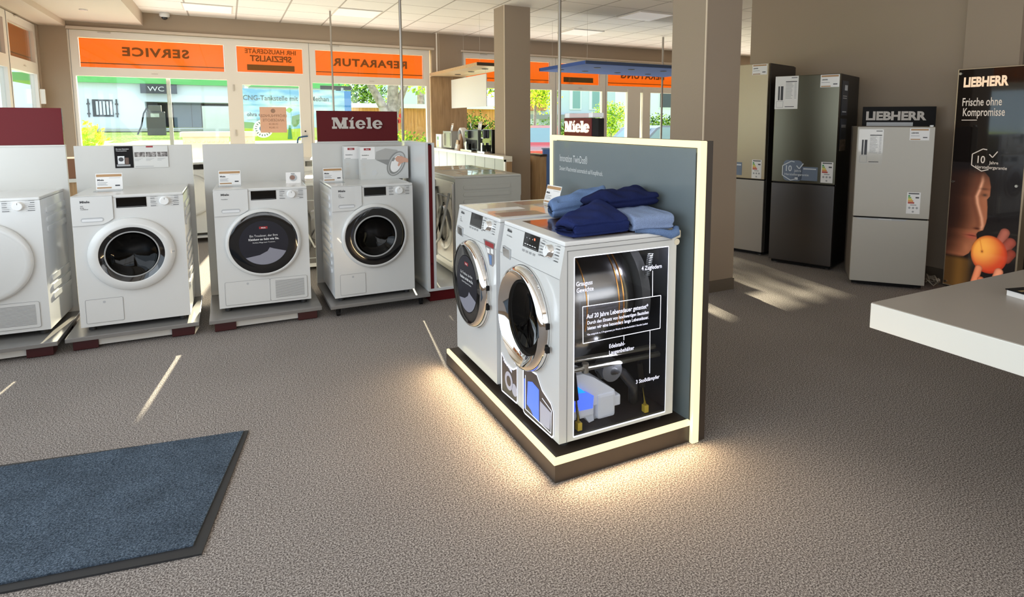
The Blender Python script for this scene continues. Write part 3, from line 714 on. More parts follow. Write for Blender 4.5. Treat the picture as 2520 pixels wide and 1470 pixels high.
def tx(s_, h_, y_, z_, bold=.012, wd=1.0): b.text(s_, h_, (xg, y_, z_), sY, Z, glow_t, 'LEFT', bold, wd)
tx('4 Zugfedern', .026, .398, .692, wd=.84); tx('Grauguss', .026, .075, .664, wd=.80); tx('Gewichte', .026, .077, .637, wd=.80)
tx('Auf 20 Jahre Lebensdauer getestet*', .027, .126, .522, .015, .80); tx('Durch den Einsatz von hochwertigen Bauteilen', .0205, .129, .497, .015, .80)
tx('bieten wir eine besonders lange Lebensdauer.', .0205, .130, .474, .015, .82); tx('*Das entspricht ca. 5 Programmen pro Woche mit durchschnittlich 2 Stunden Laufzeit', .011, .128, .450, .01, .80)
tx('Edelstahl-', .025, .237, .377, wd=.84); tx('Laugenbehälter', .025, .237, .349, wd=.84); tx('3 Stoßdämpfer', .024, .378, .192, wd=.90)
b.build('side_window', B)
# illuminated cut-outs low on the front of B
b = MB(); e = -.002
c1 = [(.014, .20), (.014, .008), (.188, .016), (.195, .03), (.195, .19), (.15, .165), (.10, .16), (.06, .17)]
c2 = [(.262, .212), (.262, .012), (.278, .006), (.54, .016), (.552, .03), (.552, .13), (.53, .158), (.45, .185), (.40, .235), (.34, .232)]
dk_ = mat('cutout_dark', (.05, .045, .05), .3); gy = mat('cutout_grey_lit', (.40, .40, .46), .4, emit=(.5, .5, .62), es=.25)
for c_ in (c1, c2):
    b.prism(c_, 'xz', e, 0, dk_); outline(b, c_, e-.0006, .007, glow)
b.disc((.10, e-.001, .09), (0, 1, 0), .045, gy, 24); b.disc((.10, e-.0014, .09), (0, 1, 0), .025, dk_, 24); b.disc((.165, e-.001, .07), (0, 1, 0), .03, gy, 20)
b.quad([(x, e-.001, z) for x, z in ((.30, .06), (.34, .05), (.37, .03), (.42, .03), (.42, .175), (.355, .185), (.31, .17))], blu)
b.quad([(x, e-.001, z) for x, z in ((.43, .03), (.52, .04), (.53, .12), (.43, .13))], gy).quad([(x, e-.001, z) for x, z in ((.272, .03), (.285, .03), (.285, .17), (.272, .17))], blu)
outline(b, [(.285, .19), (.285, .03), (.53, .03), (.535, .13), (.45, .15)], e-.0012, .004, glow, False)
b.text('PowerWash', .026, (.035, e-.001, .168), (1, 0, -.25), (.25, 0, 1), glow_t, 'LEFT', .02, .8)
b.build('front_cutout', B)
b = MB(); hk = mat('ivory_plastic', (.78, .70, .55), .4)
b.box(w-.10, w+.004, .575, .607, .815, .852, hk, .008).cyl((w-.012, .585, .80), (w+.004, .585, .80), .014, hk, 16); b.build('rear_bracket', B)

# ------------------------------------------------------------------ lit island stand
st = thing('display_island', 'dark brown display island with warm light strips round its base and grey back panel', 'display stand', (1.4, 2.6, 0))
def stb(name, b, parent=st):
    o = b.build(name, parent); return o
TI = Matrix.Translation((-1.4, -2.6, 0))
stb('plinth', MB(TI).box(1.08, 1.80, 2.0, 3.36, 0, .078, dark).box(1.10, 1.80, 2.02, 3.36, .078, .092, dark))
stb('light_strip', MB(TI).box(1.072, 1.088, 2.0, 3.33, .079, .106, led, .004))
stb('light_strip', MB(TI).box(1.072, 1.762, 1.992, 2.008, .079, .106, led, .004))
lc = (1.0, 0.72, 0.40)
lamp('led_front', 'AREA', (1.070, 2.66, .092), (0, R(87), 0), 9, lc, .02, 1.30)
lamp('led_end', 'AREA', (1.42, 1.990, .092), (R(-87), 0, 0), 6, lc, .68, .02)
lamp('led_panel_side', 'AREA', (1.781, 1.973, .70), (R(-90), 0, 0), 1.6, lc, .01, 1.3)
lamp('exhibit_lamp', 'POINT', (1.62, 2.10, .86), (0, 0, 0), .9, (.85, .88, 1.0), shadow_soft_size=.02)
lamp('exhibit_lamp_low', 'POINT', (1.45, 2.085, .40), (0, 0, 0), .8, (.85, .88, 1.0), shadow_soft_size=.02)
gp = mat('back_panel_blue_grey', (0.14, 0.17, 0.18), 0.28, coat=0.25)
bp_ = stb('back_panel', MB(TI).box(1.772, 1.80, 2.015, 3.32, .09, 1.318, gp).box(1.80, 1.842, 1.985, 3.36, 0, 1.352, dark).box(1.776, 1.80, 1.99, 2.03, 0, 1.30, dark))
stb('light_strip', MB(TI).box(1.762, 1.800, 1.975, 1.996, 0.0, 1.352, led, .004))
stb('light_strip', MB(TI).box(1.762, 1.800, 1.996, 3.345, 1.322, 1.352, led, .004))
stb('light_strip', MB(TI).box(1.762, 1.800, 3.318, 3.345, .09, 1.322, led, .004))
t = MB(TI); tw = mat('print_white_on_panel', (.70, .72, .72), .5)
t.text('Innovation TwinDos®', .060, (1.7705, 3.232, 1.196), (0, -1, 0), Z, tw, 'LEFT', 0, .60)
t.text('Dosiert Waschmittel automatisch auf Knopfdruck.', .036, (1.7705, 3.232, 1.142), (0, -1, 0), Z, tw, 'LEFT', 0, .66)
t.build('lettering', bp_)
# little header box with brand lettering on the panel top
hx = thing('sign_box', 'small dark red acrylic header box with cream lettering on the lit stand', 'sign', (1.80, 3.0, 1.352))
MB().box(-.04, -.012, -.148, .160, 0, .102, red_gl, .004).build('box', hx)
hl = mat('header_letter_cream', (.8, .7, .55), .4, emit=(1.0, .86, .68), es=.75)
b = MB(); slab_word(b, (-.0415, .143, .022), (0, -1, 0), Z, .0625, hl, .004); b.build('lettering', hx)
MB().box(-.036, .0, -.215, -.15, 0, .10, blackm).build('rear_box', hx)
MB().box(-.042, .03, -.145, .15, .104, .128, mat('frosted_pink', (.62, .47, .44), .5), .003).box(-.044, .03, .09, .14, .104, .13, plastic, .003).box(-.044, .03, -.165, -.125, .104, .13, plastic, .003).build('clip_bar', hx)

# ------------------------------------------------------------------ row display stands
def row_stand(x0, label, feet='red', sign=None, posters=False, rzz=0.0, y=4.6, depth=.72, ww=.715):
    t = thing('display_stand', label, 'display stand', (x0, y, 0), rzz, 'row of display stands')
    f = MB().box(0, ww, 0, depth, .068, .094, mat('base_board_grey', (.21, .20, .19), .28), .003).build('base_board', t)
    if feet == 'red':
        for a in (.03, ww-.16): MB().box(a, a+.13, .035, .14, .004, .068, mat('foot_dark_red', (.045, .004, .005), .4), .003).build('foot', t)
        for a in (.03, ww-.16): MB().box(a, a+.13, depth-.14, depth-.03, .004, .068, mat('foot_dark_red', (.045, .004, .005), .4), .003).build('foot', t)
        MB().box(.16, ww-.16, .05, .065, .018, .068, panel).build('skirting', t)
    else:
        for a in (.06, ww-.06):
            for c_ in (.06, depth-.06):
                MB().cyl((a, c_, .018), (a, c_, .068), .016, blackm, 12).cyl((a-.012, c_, .018), (a+.012, c_, .018), .018, blackm, 14).build('foot', t)
    MB().box(.0, ww-.01, depth-.032, depth-.004, .094, 1.258, panel, .002).build('back_panel', t)
    if sign:
        s = MB().box(sign[0], sign[1], depth-.035, depth-.006, 1.268, 1.518, red if sign[2] else red_gl, .002).build('header_sign', t)
        MB().box(sign[0]-.005, sign[1]+.005, depth-.04, depth, 1.258, 1.268, panel).build('sign_rail', t)
        if sign[2]:
            b = MB(); slab_word(b, (sign[0]+.115, depth-.036, 1.372), X, Z, .092, letter, .006); b.build('lettering', s)
    return t
row_stand(-1.69, 'grey display stand at far left carrying the glossy dark red header panel', sign=(.02, .70, False), y=4.58)
r2 = row_stand(-.944, 'grey display stand with two small posters on its back panel', y=4.60)
row_stand(-.17, 'plain grey display stand holding the tumble dryer with printed disc', y=4.58)
row_stand(.600, 'grey display stand on black castors topped by the red brand sign', feet='black', sign=(.045, .695, True), y=4.545, depth=.76, ww=.74)
# posters on the second stand's back panel
yb = .683
b = MB(); b.box(.230, .338, yb-.002, yb+.002, 1.097, 1.252, blackm)
b.quad([(.247, yb-.003, 1.125), (.287, yb-.003, 1.125), (.287, yb-.003, 1.182), (.247, yb-.003, 1.182)], ltxt).disc((.267, yb-.004, 1.158), (0, 1, 0), .015, ink, 20)
b.box(.24, .32, yb-.003, yb-.002, 1.108, 1.122, inkl).box(.29, .312, yb-.003, yb-.002, 1.12, 1.17, mat('poster_brown', (.12, .07, .05), .5)).text('Die neue Generation', .012, (.24, yb-.003, 1.228), X, Z, ltxt, 'LEFT', .01, .75)
b.text('Waschmaschinen', .010, (.24, yb-.003, 1.216), X, Z, ltxt, 'LEFT', .01, .9)
b.build('poster', r2)
b = MB(); b.box(.342, .552, yb-.002, yb+.002, 1.095, 1.252, mat('poster_light', (.66, .65, .62), .4)); b.box(.42, .462, yb-.003, yb-.002, 1.241, 1.252, redl)
ph = speckle('photo_grey_print', 60, [(0.3, (0.06, .055, .05)), (0.5, (.22, .2, .19)), (0.7, (.55, .52, .5))], .5, 0)
for k in range(3):
    b.box(.347+.069*k, .411+.069*k, yb-.003, yb-.002, 1.173, 1.208, ph)
    for j in range(3): b.box(.347+.069*k, .347+.069*k+.05-.012*j, yb-.003, yb-.002, 1.160-.007*j, 1.162-.007*j, inkl)
b.box(.35, .46, yb-.003, yb-.002, 1.103, 1.106, inkl); b.build('poster', r2)

# price holders ----------------------------------------------------------
def price_tag(label, loc, rz, wd=.145, ht=.10, lean=8, tx=1, base=.10):
    t = thing('price_tag', label, 'price tag', loc, rz, 'price tags in clear holders')
    T = Matrix.Rotation(-R(lean), 4, 'X')
    b = MB(T); b.box(-wd/2, wd/2, 0, .0015, .003, ht, tagw); b.box(-wd/2+.004, wd/2-.004, -.001, 0, ht*.80, ht*.95, tagb)
    b.box(-wd/2+.006, wd*.08, -.001, 0, ht*.10, ht*.18, tagb); b.text(BR, ht*.15, (-wd/2+.008, -.001, ht*.56), X, Z, ink, 'LEFT', .03, 1)
    for k, z_ in enumerate((.44, .36, .29)): b.box(-wd/2+.008, -wd/2+.008+wd*(.38-.05*k+.1*(k == 2)), -.001, 0, ht*z_, ht*(z_+.03), inkl)
    b.box(wd*.22, wd*.40, -.001, 0, ht*.22, ht*.30, ink); b.box(wd*.0, wd*.42, -.001, 0, ht*.72, ht*.735, inkl)
    b.build('card', t)
    if base:
        MB().box(-wd/2-.002, wd/2+.002, -base, .004, 0, .002, acrylic).build('clear_holder', t)
    return t
zt = b0 + .85
price_tag('price card with bronze stripe on the white washing machine with ring door', (-.72, 5.02, zt+.005), 0, .148, .112)
price_tag('price card with bronze stripe on the tumble dryer with printed disc', (.0, 5.0, zt+.004), -.04, .142, .108)
price_tag('price card with bronze stripe beside the flat-iron cartons', (.712, 4.98, zt+.001), 0, .142, .108)
pt_ = price_tag('slanted price card on the dryer of the lit stand, below its grey panel', (1.60, 3.03, .9625), -PI/2+.08, .15, .112, lean=16, base=.08)
t = thing('tent_card', 'small white tent card with a dial picture on the tumble dryer', 'card', (.425, 4.98, zt+.003), -.1)
b = MB(); b.prism([(-.001, 0), (.001, 0), (.032, .078), (.030, .080)], 'yz', -.052, .052, tagw).prism([(.066, 0), (.068, 0), (.032, .080), (.030, .078)], 'yz', -.052, .052, tagw); b.build('card', t)
MB(Matrix.Rotation(-R(21), 4, 'X')).disc((.0, -.002, .042), (0, 1, 0), .027, recess, 24).disc((-.006, -.003, .044), (0, 1, 0), .018, mat('card_dial_print', (.30, .17, .13), .4), 24).box(-.016, .01, -.003, -.0015, .070, .078, inkl).build('dial_picture', t)
cart = mat('carton_print_grey', (.60, .60, .58), .45); cartd = mat('carton_dark_grey', (.25, .25, .24), .5); carton_l = mat('carton_light_grey', (.50, .50, .49), .4); skin = mat('printed_skin_tone', (.62, .34, .24), .6)
def carton(label, loc, wd, front):
    t = thing('carton', label, 'box', loc, 0, 'flat-iron cartons')
    MB().box(0, wd, 0, .085, 0, .268, cart, .001).build('box', t)
    b = MB(); e = -.001
    b.box(0, .115, e-.001, 0, .165, .265, tagw).box(.028, .082, e-.002, e, .238, .255, redl).text(BR, .011, (.055, e-.0025, .2425), X, Z, ltxt, 'CENTER', .02, 1).text('GuidedIron', .012, (.01, e-.002, .195), X, Z, ink, 'LEFT', .02, 1)
    b.box(.01, .05, e-.002, e, .168, .172, inkl)
    for k in range(3): b.disc((.025, e-.001, .125-.038*k), (0, 1, 0), .013, panel, 16)
    b.disc((.105, e-.001, .055), (0, 1, 0), .022, panel_gl, 20)
    if front:
        b.quad([(x, e-.001, z) for x, z in ((.115, .165), (.125, .225), (.20, .252), (.30, .235), (.27, .16), (.24, .10))], mat('carton_board_grey', (.40, .39, .37), .5)).quad([(x, e-.0012, z) for x, z in ((.12, .16), (.24, .10), (.27, .13), (.27, .16))], cartd)
        def el(cx_, cz_, rx_, rz_, tl): return [(cx_+rx_*math.cos(2*PI*k/32)*math.cos(tl)-rz_*math.sin(2*PI*k/32)*math.sin(tl), cz_+rx_*math.cos(2*PI*k/32)*math.sin(tl)+rz_*math.sin(2*PI*k/32)*math.cos(tl)) for k in range(32)]
        for n_, (pp, m_) in enumerate(((el(.285, .125, .108, .068, 1.1), cartd), (el(.287, .124, .100, .058, 1.1), carton_l), (el(.282, .118, .085, .048, 1.1), cartd), (el(.285, .124, .074, .042, 1.15), tagw), (el(.262, .16, .018, .010, 1.0), cartd))): b.quad([(min(.384, x), e-.0016-.0006*n_, z) for x, z in pp], m_)
        b.quad([(x, e-.005, z) for x, z in ((.275, .165), (.295, .188), (.33, .185), (.384, .16), (.384, .132), (.35, .135), (.325, .125), (.305, .10), (.295, .108), (.305, .135), (.285, .145))], skin)
    b.build('front_print', t); return t
carton('flat-iron carton partly hidden, the left of the two under the red sign', (.83, 5.165, zt), .15, False)
carton('flat-iron carton with a hand on its picture, in front, under the red sign', (.935, 5.04, zt), .385, True)
# ------------------------------------------------------------------ side stand with machines seen from behind
t = thing('display_stand', 'narrow white display stand with dark red stripe on its end, turned sideways', 'display stand', (1.345, 4.62, 0))
MB().box(.02, .95, .02, 1.40, 0, .085, red, .003).build('red_plinth', t)
MB().box(.0, .98, .0, 1.42, .085, .108, panel_gl, .003).build('base_board', t)
MB().box(0, .022, 0, .69, .108, 1.262, panel_gl).box(.05, .072, 0, .69, .108, 1.262, panel_gl).box(0, .072, 0, .69, 1.2622, 1.268, panel_gl).build('side_panel', t)
b = MB().box(.022, .05, -.001, .02, .108, 1.25, red); b.box(.033, .037, -.003, 0, .98, 1.0, black).box(.033, .037, -.003, 0, .30, .32, black).build('red_stripe', t)
MB().cyl((.35, .0, .012), (.35, .03, .012), .012, steel, 12).build('caster', t)
hose = mat('ribbed_hose', (0.10, 0.10, 0.10), 0.5); galv = mat('galvanised_back', (0.45, 0.44, 0.43), 0.25, 0.9)
def back_dress(t):
    w = W_
    b = MB(); d = D_
    b.box(.02, w-.02, d, d+.006, .05, .80, galv); outline(b, rrect(.06, w-.06, .10, .66, .08), d+.0065, .01, recess)
    b.lathe([(.20, 0), (.19, .01), (.12, .012)], (w/2, d+.006, .38), (0, 1, 0), galv, 32)
    for x in (.05, w-.05): b.box(x-.01, x+.01, d+.006, d+.016, .08, .78, steel)
    b.build('back_plate', t)
    b = MB(); b.tube([(w-.08, d+.02, .72), (w-.07, d+.05, .55), (w-.06, d+.07, .35), (w-.10, d+.07, .18), (w-.16, d+.06, .14), (w-.2, d+.06, .25), (w-.19, d+.06, .5), (w-.14, d+.05, .66)], .014, hose, 8)
    b.tube([(.10, d+.02, .70), (.12, d+.06, .5), (.2, d+.08, .3), (.36, d+.08, .22), (.44, d+.06, .4), (.42, d+.05, .62)], .011, mat('hose_light', (.55, .55, .53), .45), 8)
    b.build('drain_hose', t)
    MB().tube([(.3, d+.01, .6), (.31, d+.04, .45), (.40, d+.05, .30), (.5, d+.04, .2)], .005, black, 6).build('power_cable', t)
grb = 'machines on the sideways stand'
top_l = mat('top_leaflet_clear', (.62, .60, .52), .12, coat=.6)
for (y, l) in ((4.83, 'washing machine seen from its hose-covered back, nearest on the sideways stand'), (5.45, 'washing machine seen from its back, farther on the sideways stand')):
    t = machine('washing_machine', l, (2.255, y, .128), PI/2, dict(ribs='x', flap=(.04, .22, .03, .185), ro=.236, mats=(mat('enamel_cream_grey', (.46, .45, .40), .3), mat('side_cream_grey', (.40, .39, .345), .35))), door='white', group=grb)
    back_dress(t)
    MB().box(.06, .30, .10, .50, .8505, .853, top_l).box(.33, .55, .05, .42, .8505, .8525, top_l).build('top_leaflet', t)
    # embossed side oblongs as on the photo
# machines glimpsed through the gaps of the first row
row2 = 'machines in the row behind'
machine('washing_machine', 'white washing machine glimpsed between two display stands, left gap', (-.72, 8.25, .10), 0, dict(disp=(.25, .55, .765, .825), flap=(.04, .22, .03, .185)), door='solid', group=row2)
machine('washing_machine', 'white washing machine glimpsed in the gap left of the red brand sign', (.62, 8.25, .10), 0, dict(flap=(.04, .22, .03, .185)), door='solid', group=row2)
for x, l in ((-.78, 'low white stand under the washing machine in the left gap'), (.56, 'low white stand under the washing machine left of the red brand sign')):
    t = thing('display_stand', l, 'display stand', (x, 8.2, 0)); MB().box(0, .72, 0, .7, .06, .082, panel_gl).build('base_board', t)
    for a in (.05, .6): MB().box(a, a+.07, .03, .65, 0, .06, red).build('foot', t)
t = machine('washing_machine', 'washing machine seen edge-on from behind in the gap right of the dryer', (1.12, 6.72, .022), PI-.12, dict(flap=(.04, .22, .03, .185)), door='white')
back_dress(t)
t = thing('shelf_unit', 'brown wooden shelf unit glimpsed at the left between the first two stands', 'shelf', (-1.75, 8.35, 0))
MB().box(0, .55, 0, .4, .0, .76, oak).box(0, .55, 0, .4, .80, .93, mat('brown_box_board', (.22, .09, .04), .5)).build('body', t)
MB().box(-.01, .56, -.02, .41, .76, .80, white).box(.0, .55, .0, .4, .93, 1.02, mat('brown_box_board', (.22, .09, .04), .5)).build('shelf', t)

# ------------------------------------------------------------------ coffee corner
t = thing('coffee_counter', 'pale green panelled counter with cream worktop carrying coffee machines', 'counter', (3.25, 7.47, 0))
pg = mat('counter_panel_pale_green', (.33, .37, .325), .5); cream = mat('counter_top_cream', (.86, .81, .70), .35)
b = MB().box(0.012, .60, .64, 3.22, .0, .93, pg).box(.012, .108, .01, .64, 0, .93, pg)
for y in [.02, .36, .74, 1.12, 1.55, 2.0, 2.45, 2.9]: b.box(.009, .013, y, y+.008, .02, .92, recess)
b.build('front_panels', t)
MB().box(-.02, .62, .64, 3.24, .93, .972, cream, .003).box(-.02, .108, -.02, .64, .93, .972, cream, .003).build('worktop', t)
MB().box(.02, .108, -.005, .011, .05, .90, oak).build('end_panel', t); MB().box(0, .022, -.012, .012, 0, .93, cream).box(.0, .112, -.012, .012, .9, .93, cream).build('end_trim', t)
t = thing('counter_end', 'brown wooden cabinet end just right of the slim column', 'cabinet', (3.80, 7.50, 0)); MB().box(.0, .10, 0, .35, 0, .955, oak).build('side', t); MB().box(-.002, .105, -.01, .36, .955, .985, dark).build('top', t)
t = thing('board_partition', 'upright light blue board between slim column and lit stand', 'partition', (3.88, 7.55, 0)); MB().box(0, .62, 0, .03, .03, 1.05, mat('blue_board', (.13, .26, .62), .4)).build('board', t); MB().box(-.01, .63, -.01, .04, 1.05, 1.07, mat('blue_board_edge', (.30, .40, .62), .4)).box(0, .6, -.1, .14, 0, .03, steel).build('rim_and_foot', t)
t = thing('oak_wall_panel', 'tall oak board fixed to the wall between the two windows', 'wall panel', (3.26, FY-.055, 0)); MB().box(0, .67, 0, .05, .97, 2.235, oak).build('board', t); MB().box(0, .67, -.002, .0, .97, .975, dark).build('lower_edge', t)
def canopy(label, x0, x1, y0, y1, z, body, edge_m, spots, name):
    t = thing(name, label, 'canopy', (x0, y0, z), 0)
    MB().box(0, x1-x0, 0, y1-y0, 0, .005, body).build('underside', t)
    MB().box(0, x1-x0, 0, .02, .005, .05, edge_m).box(0, .02, .02, y1-y0, .005, .05, body).box(x1-x0-.02, x1-x0, .02, y1-y0, .005, .05, body).box(0, x1-x0, y1-y0-.02, y1-y0, .005, .05, body).box(.02, x1-x0-.02, .02, y1-y0-.02, .04, .05, body).build('rim', t)
    for (a, c_) in spots: MB().lathe([(.055, -.001), (.05, -.006), (.03, -.003), (0, -.003)], (a, c_, 0), (0, 0, 1), blackm, 20).build('spotlight', t)
    for a in (.08, x1-x0-.08):
        for c_ in (.1, y1-y0-.3): MB().cyl((a, c_, .05), (a, c_, 3.0-z), .0016, steel, 6).build('suspension_wire', t)
    return t
canopy('oak canopy board with downlights hanging over the coffee counter', 3.235, 3.84, 8.39, 10.72, 2.24, oak_h, dark, ((.30, .45), (.30, 1.05), (.30, 1.7)), 'oak_canopy')
blu_u = mat('canopy_light_blue', (.085, .15, .44), .8, spec=.1); blu_e = mat('canopy_edge_blue', (.06, .09, .17), .4)
canopy('light blue hanging canopy with round downlights right of the slim column', 4.47, 7.0, 7.40, 8.85, 2.24, blu_u, blu_e, [(.45+.62*i, .42) for i in range(4)]+[(.62+.62*i, 1.05) for i in range(3)]+[(.15, 1.0)], 'blue_canopy')
t = thing('hanging_sign', 'blank white sign board hanging from the oak canopy', 'sign', (3.56, 8.86, 1.67)); MB().box(0, .012, 0, 1.66, 0, .50, tagw, .002).build('board', t)
for y in (.05, 1.61): MB().cyl((.006, y, .5), (.006, y, .565), .002, steel, 6).build('hook', t)
t = thing('wall_pole', 'thin white rod between oak canopy and ceiling at the wall', 'pole', (3.33, 10.60, 2.29)); MB().cyl((0, 0, .012), (0, 0, .70), .012, pvc, 10).build('rod', t); MB().cyl((0, 0, 0), (0, 0, .012), .03, pvc, 16).build('foot_plate', t)
cz = .972
t = thing('carton', 'white carton with green print at the wall end of the coffee counter', 'box', (3.30, 10.34, cz)); MB().box(0, .25, 0, .30, 0, .24, tagw).build('box', t)
MB().box(-.001, 0, .14, .24, .14, .20, mat('print_green', (.16, .30, .18), .5)).box(-.001, 0, .15, .24, .02, .13, mat('print_yellowgreen', (.65, .75, .30), .5)).build('print', t)
t = thing('toaster_oven', 'brushed steel box oven with pale handle on the coffee counter', 'oven', (3.32, 9.86, cz)); sg = mat('oven_grey', (.33, .31, .29), .35, .5)
MB().box(0, .3, 0, .44, .015, .30, sg, .006).build('housing', t); MB().box(-.006, 0, .04, .34, .05, .27, mat('oven_front', (.30, .28, .26), .3, .4)).build('door', t); MB().box(-.03, -.012, .32, .34, .05, .26, cream, .003).build('handle', t)
for y in (.05, .39): MB().cyl((.15, y, 0), (.15, y, .016), .015, rubber, 10).build('foot', t)
def cardt(label, loc, rz, ht=.11, wd=.11):
    return price_tag(label, loc, rz, wd, ht, 12, base=.05)
cardt('leaning price card standing on top of the steel box oven', (3.40, 10.08, cz+.302), -PI/2, .13, .10)
t = thing('coffee_machine', 'white rounded capsule coffee machine with large ring dial', 'coffee machine', (3.36, 9.42, cz))
MB().box(.0, .30, .02, .32, 0, .06, plastic, .02).box(.08, .28, .06, .28, .05, .28, plastic, .03).build('body', t)
MB().lathe([(.0, -.02), (.06, -.02), (.062, -.012), (.10, -.01), (.125, 0), (.125, .07), (.10, .10)], (.03, .17, .24), (1, 0, 0), plastic, 36).build('head', t)
MB().lathe([(.0, -.024), (.055, -.024), (.085, -.014), (.088, -.008)], (.03, .17, .24), (1, 0, 0), mat('dial_taupe', (.16, .14, .12), .3, .5), 36).build('dial_ring', t)
cardt('white price card leaning before the white capsule coffee machine', (3.30, 9.55, cz), -PI/2, .13, .18)
t = thing('coffee_bag', 'brown paper coffee bag standing before the black coffee machine', 'bag', (3.30, 9.33, cz)); kr = mat('kraft_gold', (.35, .19, .09), .4)
b = MB(); n = 8
pts = []
for i in range(n+1):
    u = i/n; wv = .075*(1-.25*u); dv = .05*(1-u)**.8+.003; pts.append((u*.27, wv, dv))
vs = []; 
for z_, wv, dv in pts:
    for k in range(12): a = 2*PI*k/12; vs.append((math.copysign(abs(math.cos(a))**.6, math.cos(a))*dv, math.copysign(abs(math.sin(a))**.6, math.sin(a))*wv+.01*math.sin(z_*30), z_))
fs = [(i*12+k, i*12+(k+1) % 12, (i+1)*12+(k+1) % 12, (i+1)*12+k) for i in range(n) for k in range(12)] + [list(range(12)), [n*12+k for k in range(12)]]
b.add(vs, fs, kr, True).build('pouch', t); MB().box(-.06, -.045, -.05, .04, .10, .17, tagb).build('bag_label', t)
def bean(label, y0, wd, ht, front, extra):
    t = thing('coffee_machine', label, 'coffee machine', (3.36, y0, cz)); MB().box(0, .40, 0, wd, .0, ht, front, .008).build('housing', t)
    MB().box(-.05, .0, wd*.55, wd*.80, .62*ht, ht-.01, black, .008).cyl((-.052, wd*.67, ht*.85), (-.056, wd*.67, ht*.85), .018, chrome, 16).build('spout_block', t)
    MB().box(-.10, .0, .04, wd-.04, 0, .03, chrome, .003).build('drip_tray', t)
    MB().box(-.004, 0, .04, wd-.05, .05, .55*ht, extra).cyl((-.05, wd*.45, .03), (-.05, wd*.45, .12), .03, smoke, 14).cyl((-.045, wd*.68, .03), (-.045, wd*.68, .15), .025, chrome, 14).build('cup_bay', t); return t
t = bean('black and grey bean-to-cup coffee machine behind the paper bag', 8.72, .56, .33, mat('machine_grey', (.10, .11, .11), .3), blackm)
MB().box(.12, .32, .30, .55, .33, .345, black, .003).lathe([(.03, 0), (.12, .06), (.125, .062)], (.22, .43, .345), (0, 0, 1), smoke, 24).tube([(.12, .58, .36), (.10, .56, .40), (.09, .54, .44)], .009, chrome, 8).build('bean_hopper', t)
price_tag('price card standing on top of the black and grey coffee machine', (3.44, 8.86, cz+.332), -PI/2, .15, .13, 8, base=.04)
bean('glossy black coffee machine partly behind the slim column', 8.18, .36, .35, black, black)

# ------------------------------------------------------------------ refrigerators
def fridge(label, loc, rz, w, h, d, split, col_u, col_l, side, group='refrigerators'):
    t = thing('refrigerator', label, 'refrigerator', loc, rz, group)
    MB().box(0.004, w-.004, .055, d, .03, h, side, .004).build('cabinet', t)
    MB().box(0, w, 0, .05, split+.006, h-.004, col_u, .006).build('door', t)
    MB().box(0, w, 0, .05, .04, split-.006, col_l, .006).build('door', t)
    MB().box(.01, w-.01, .012, .055, split-.008, split+.008, blackm).build('gap_grip', t)
    for x in (.05, w-.05): MB().cyl((x, .08, 0), (x, .08, .032), .018, steel, 12).build('foot', t)
    for x in (.05, w-.05): MB().cyl((x, d-.08, 0), (x, d-.08, .032), .018, rubber, 12).build('foot', t)
    MB().box(.02, w-.02, .03, .06, .012, .04, blackm).build('kick_strip', t)
    return t
ebr = [mat('energy_' + n_, c_, .5) for n_, c_ in (('green', (.05, .30, .10)), ('lime', (.30, .45, .10)), ('yellow', (.70, .60, .08)), ('orange', (.70, .28, .05)), ('red', (.45, .05, .03)))]
def energy(t, x, z, s=1.0):
    b = MB(); b.box(x, x+.11*s, -.0015, -.0005, z, z+.20*s, tagw).box(x+.012*s, x+.098*s, -.0025, -.0015, z+.183*s, z+.193*s, ink)
    for k, m in enumerate(ebr):
        zz = z+.165*s-.016*s*k; b.box(x+.01*s, x+(.026+.009*k)*s, -.0025, -.0015, zz-.006*s, zz+.008*s, m)
    b.box(x+.07*s, x+.098*s, -.0025, -.0015, z+.145*s, z+.158*s, ink)
    for k in range(3): b.disc((x+(.025+.03*k)*s, -.0025, z+.055*s), (0, 1, 0), .010*s, inkl, 12)
    b.box(x+.03*s, x+.08*s, -.0025, -.0015, z+.078*s, z+.086*s, inkl).disc((x+.055*s, -.0025, z+.02*s), (0, 1, 0), .009*s, inkl, 12)
    b.build('energy_label', t)
def sticker_price(t, x, z, wd=.15, ht=.10):
    b = MB(); b.box(x, x+wd, -.0015, -.0005, z, z+ht, tagw).box(x+.008, x+wd-.008, -.0025, -.0015, z+ht*.82, z+ht*.95, tagb).box(x+.008, x+wd*.55, -.0025, -.0015, z+ht*.04, z+ht*.12, tagb)
    b.text(LB, .016, (x+.012, -.003, z+ht*.56), X, Z, ink, 'LEFT', .02, .8).box(x+.01, x+wd*.5, -.0025, -.0015, z+ht*.36, z+ht*.40, inkl).box(x+wd*.68, x+wd*.9, -.0025, -.0015, z+ht*.2, z+ht*.28, ink)
    b.build('price_sticker', t)
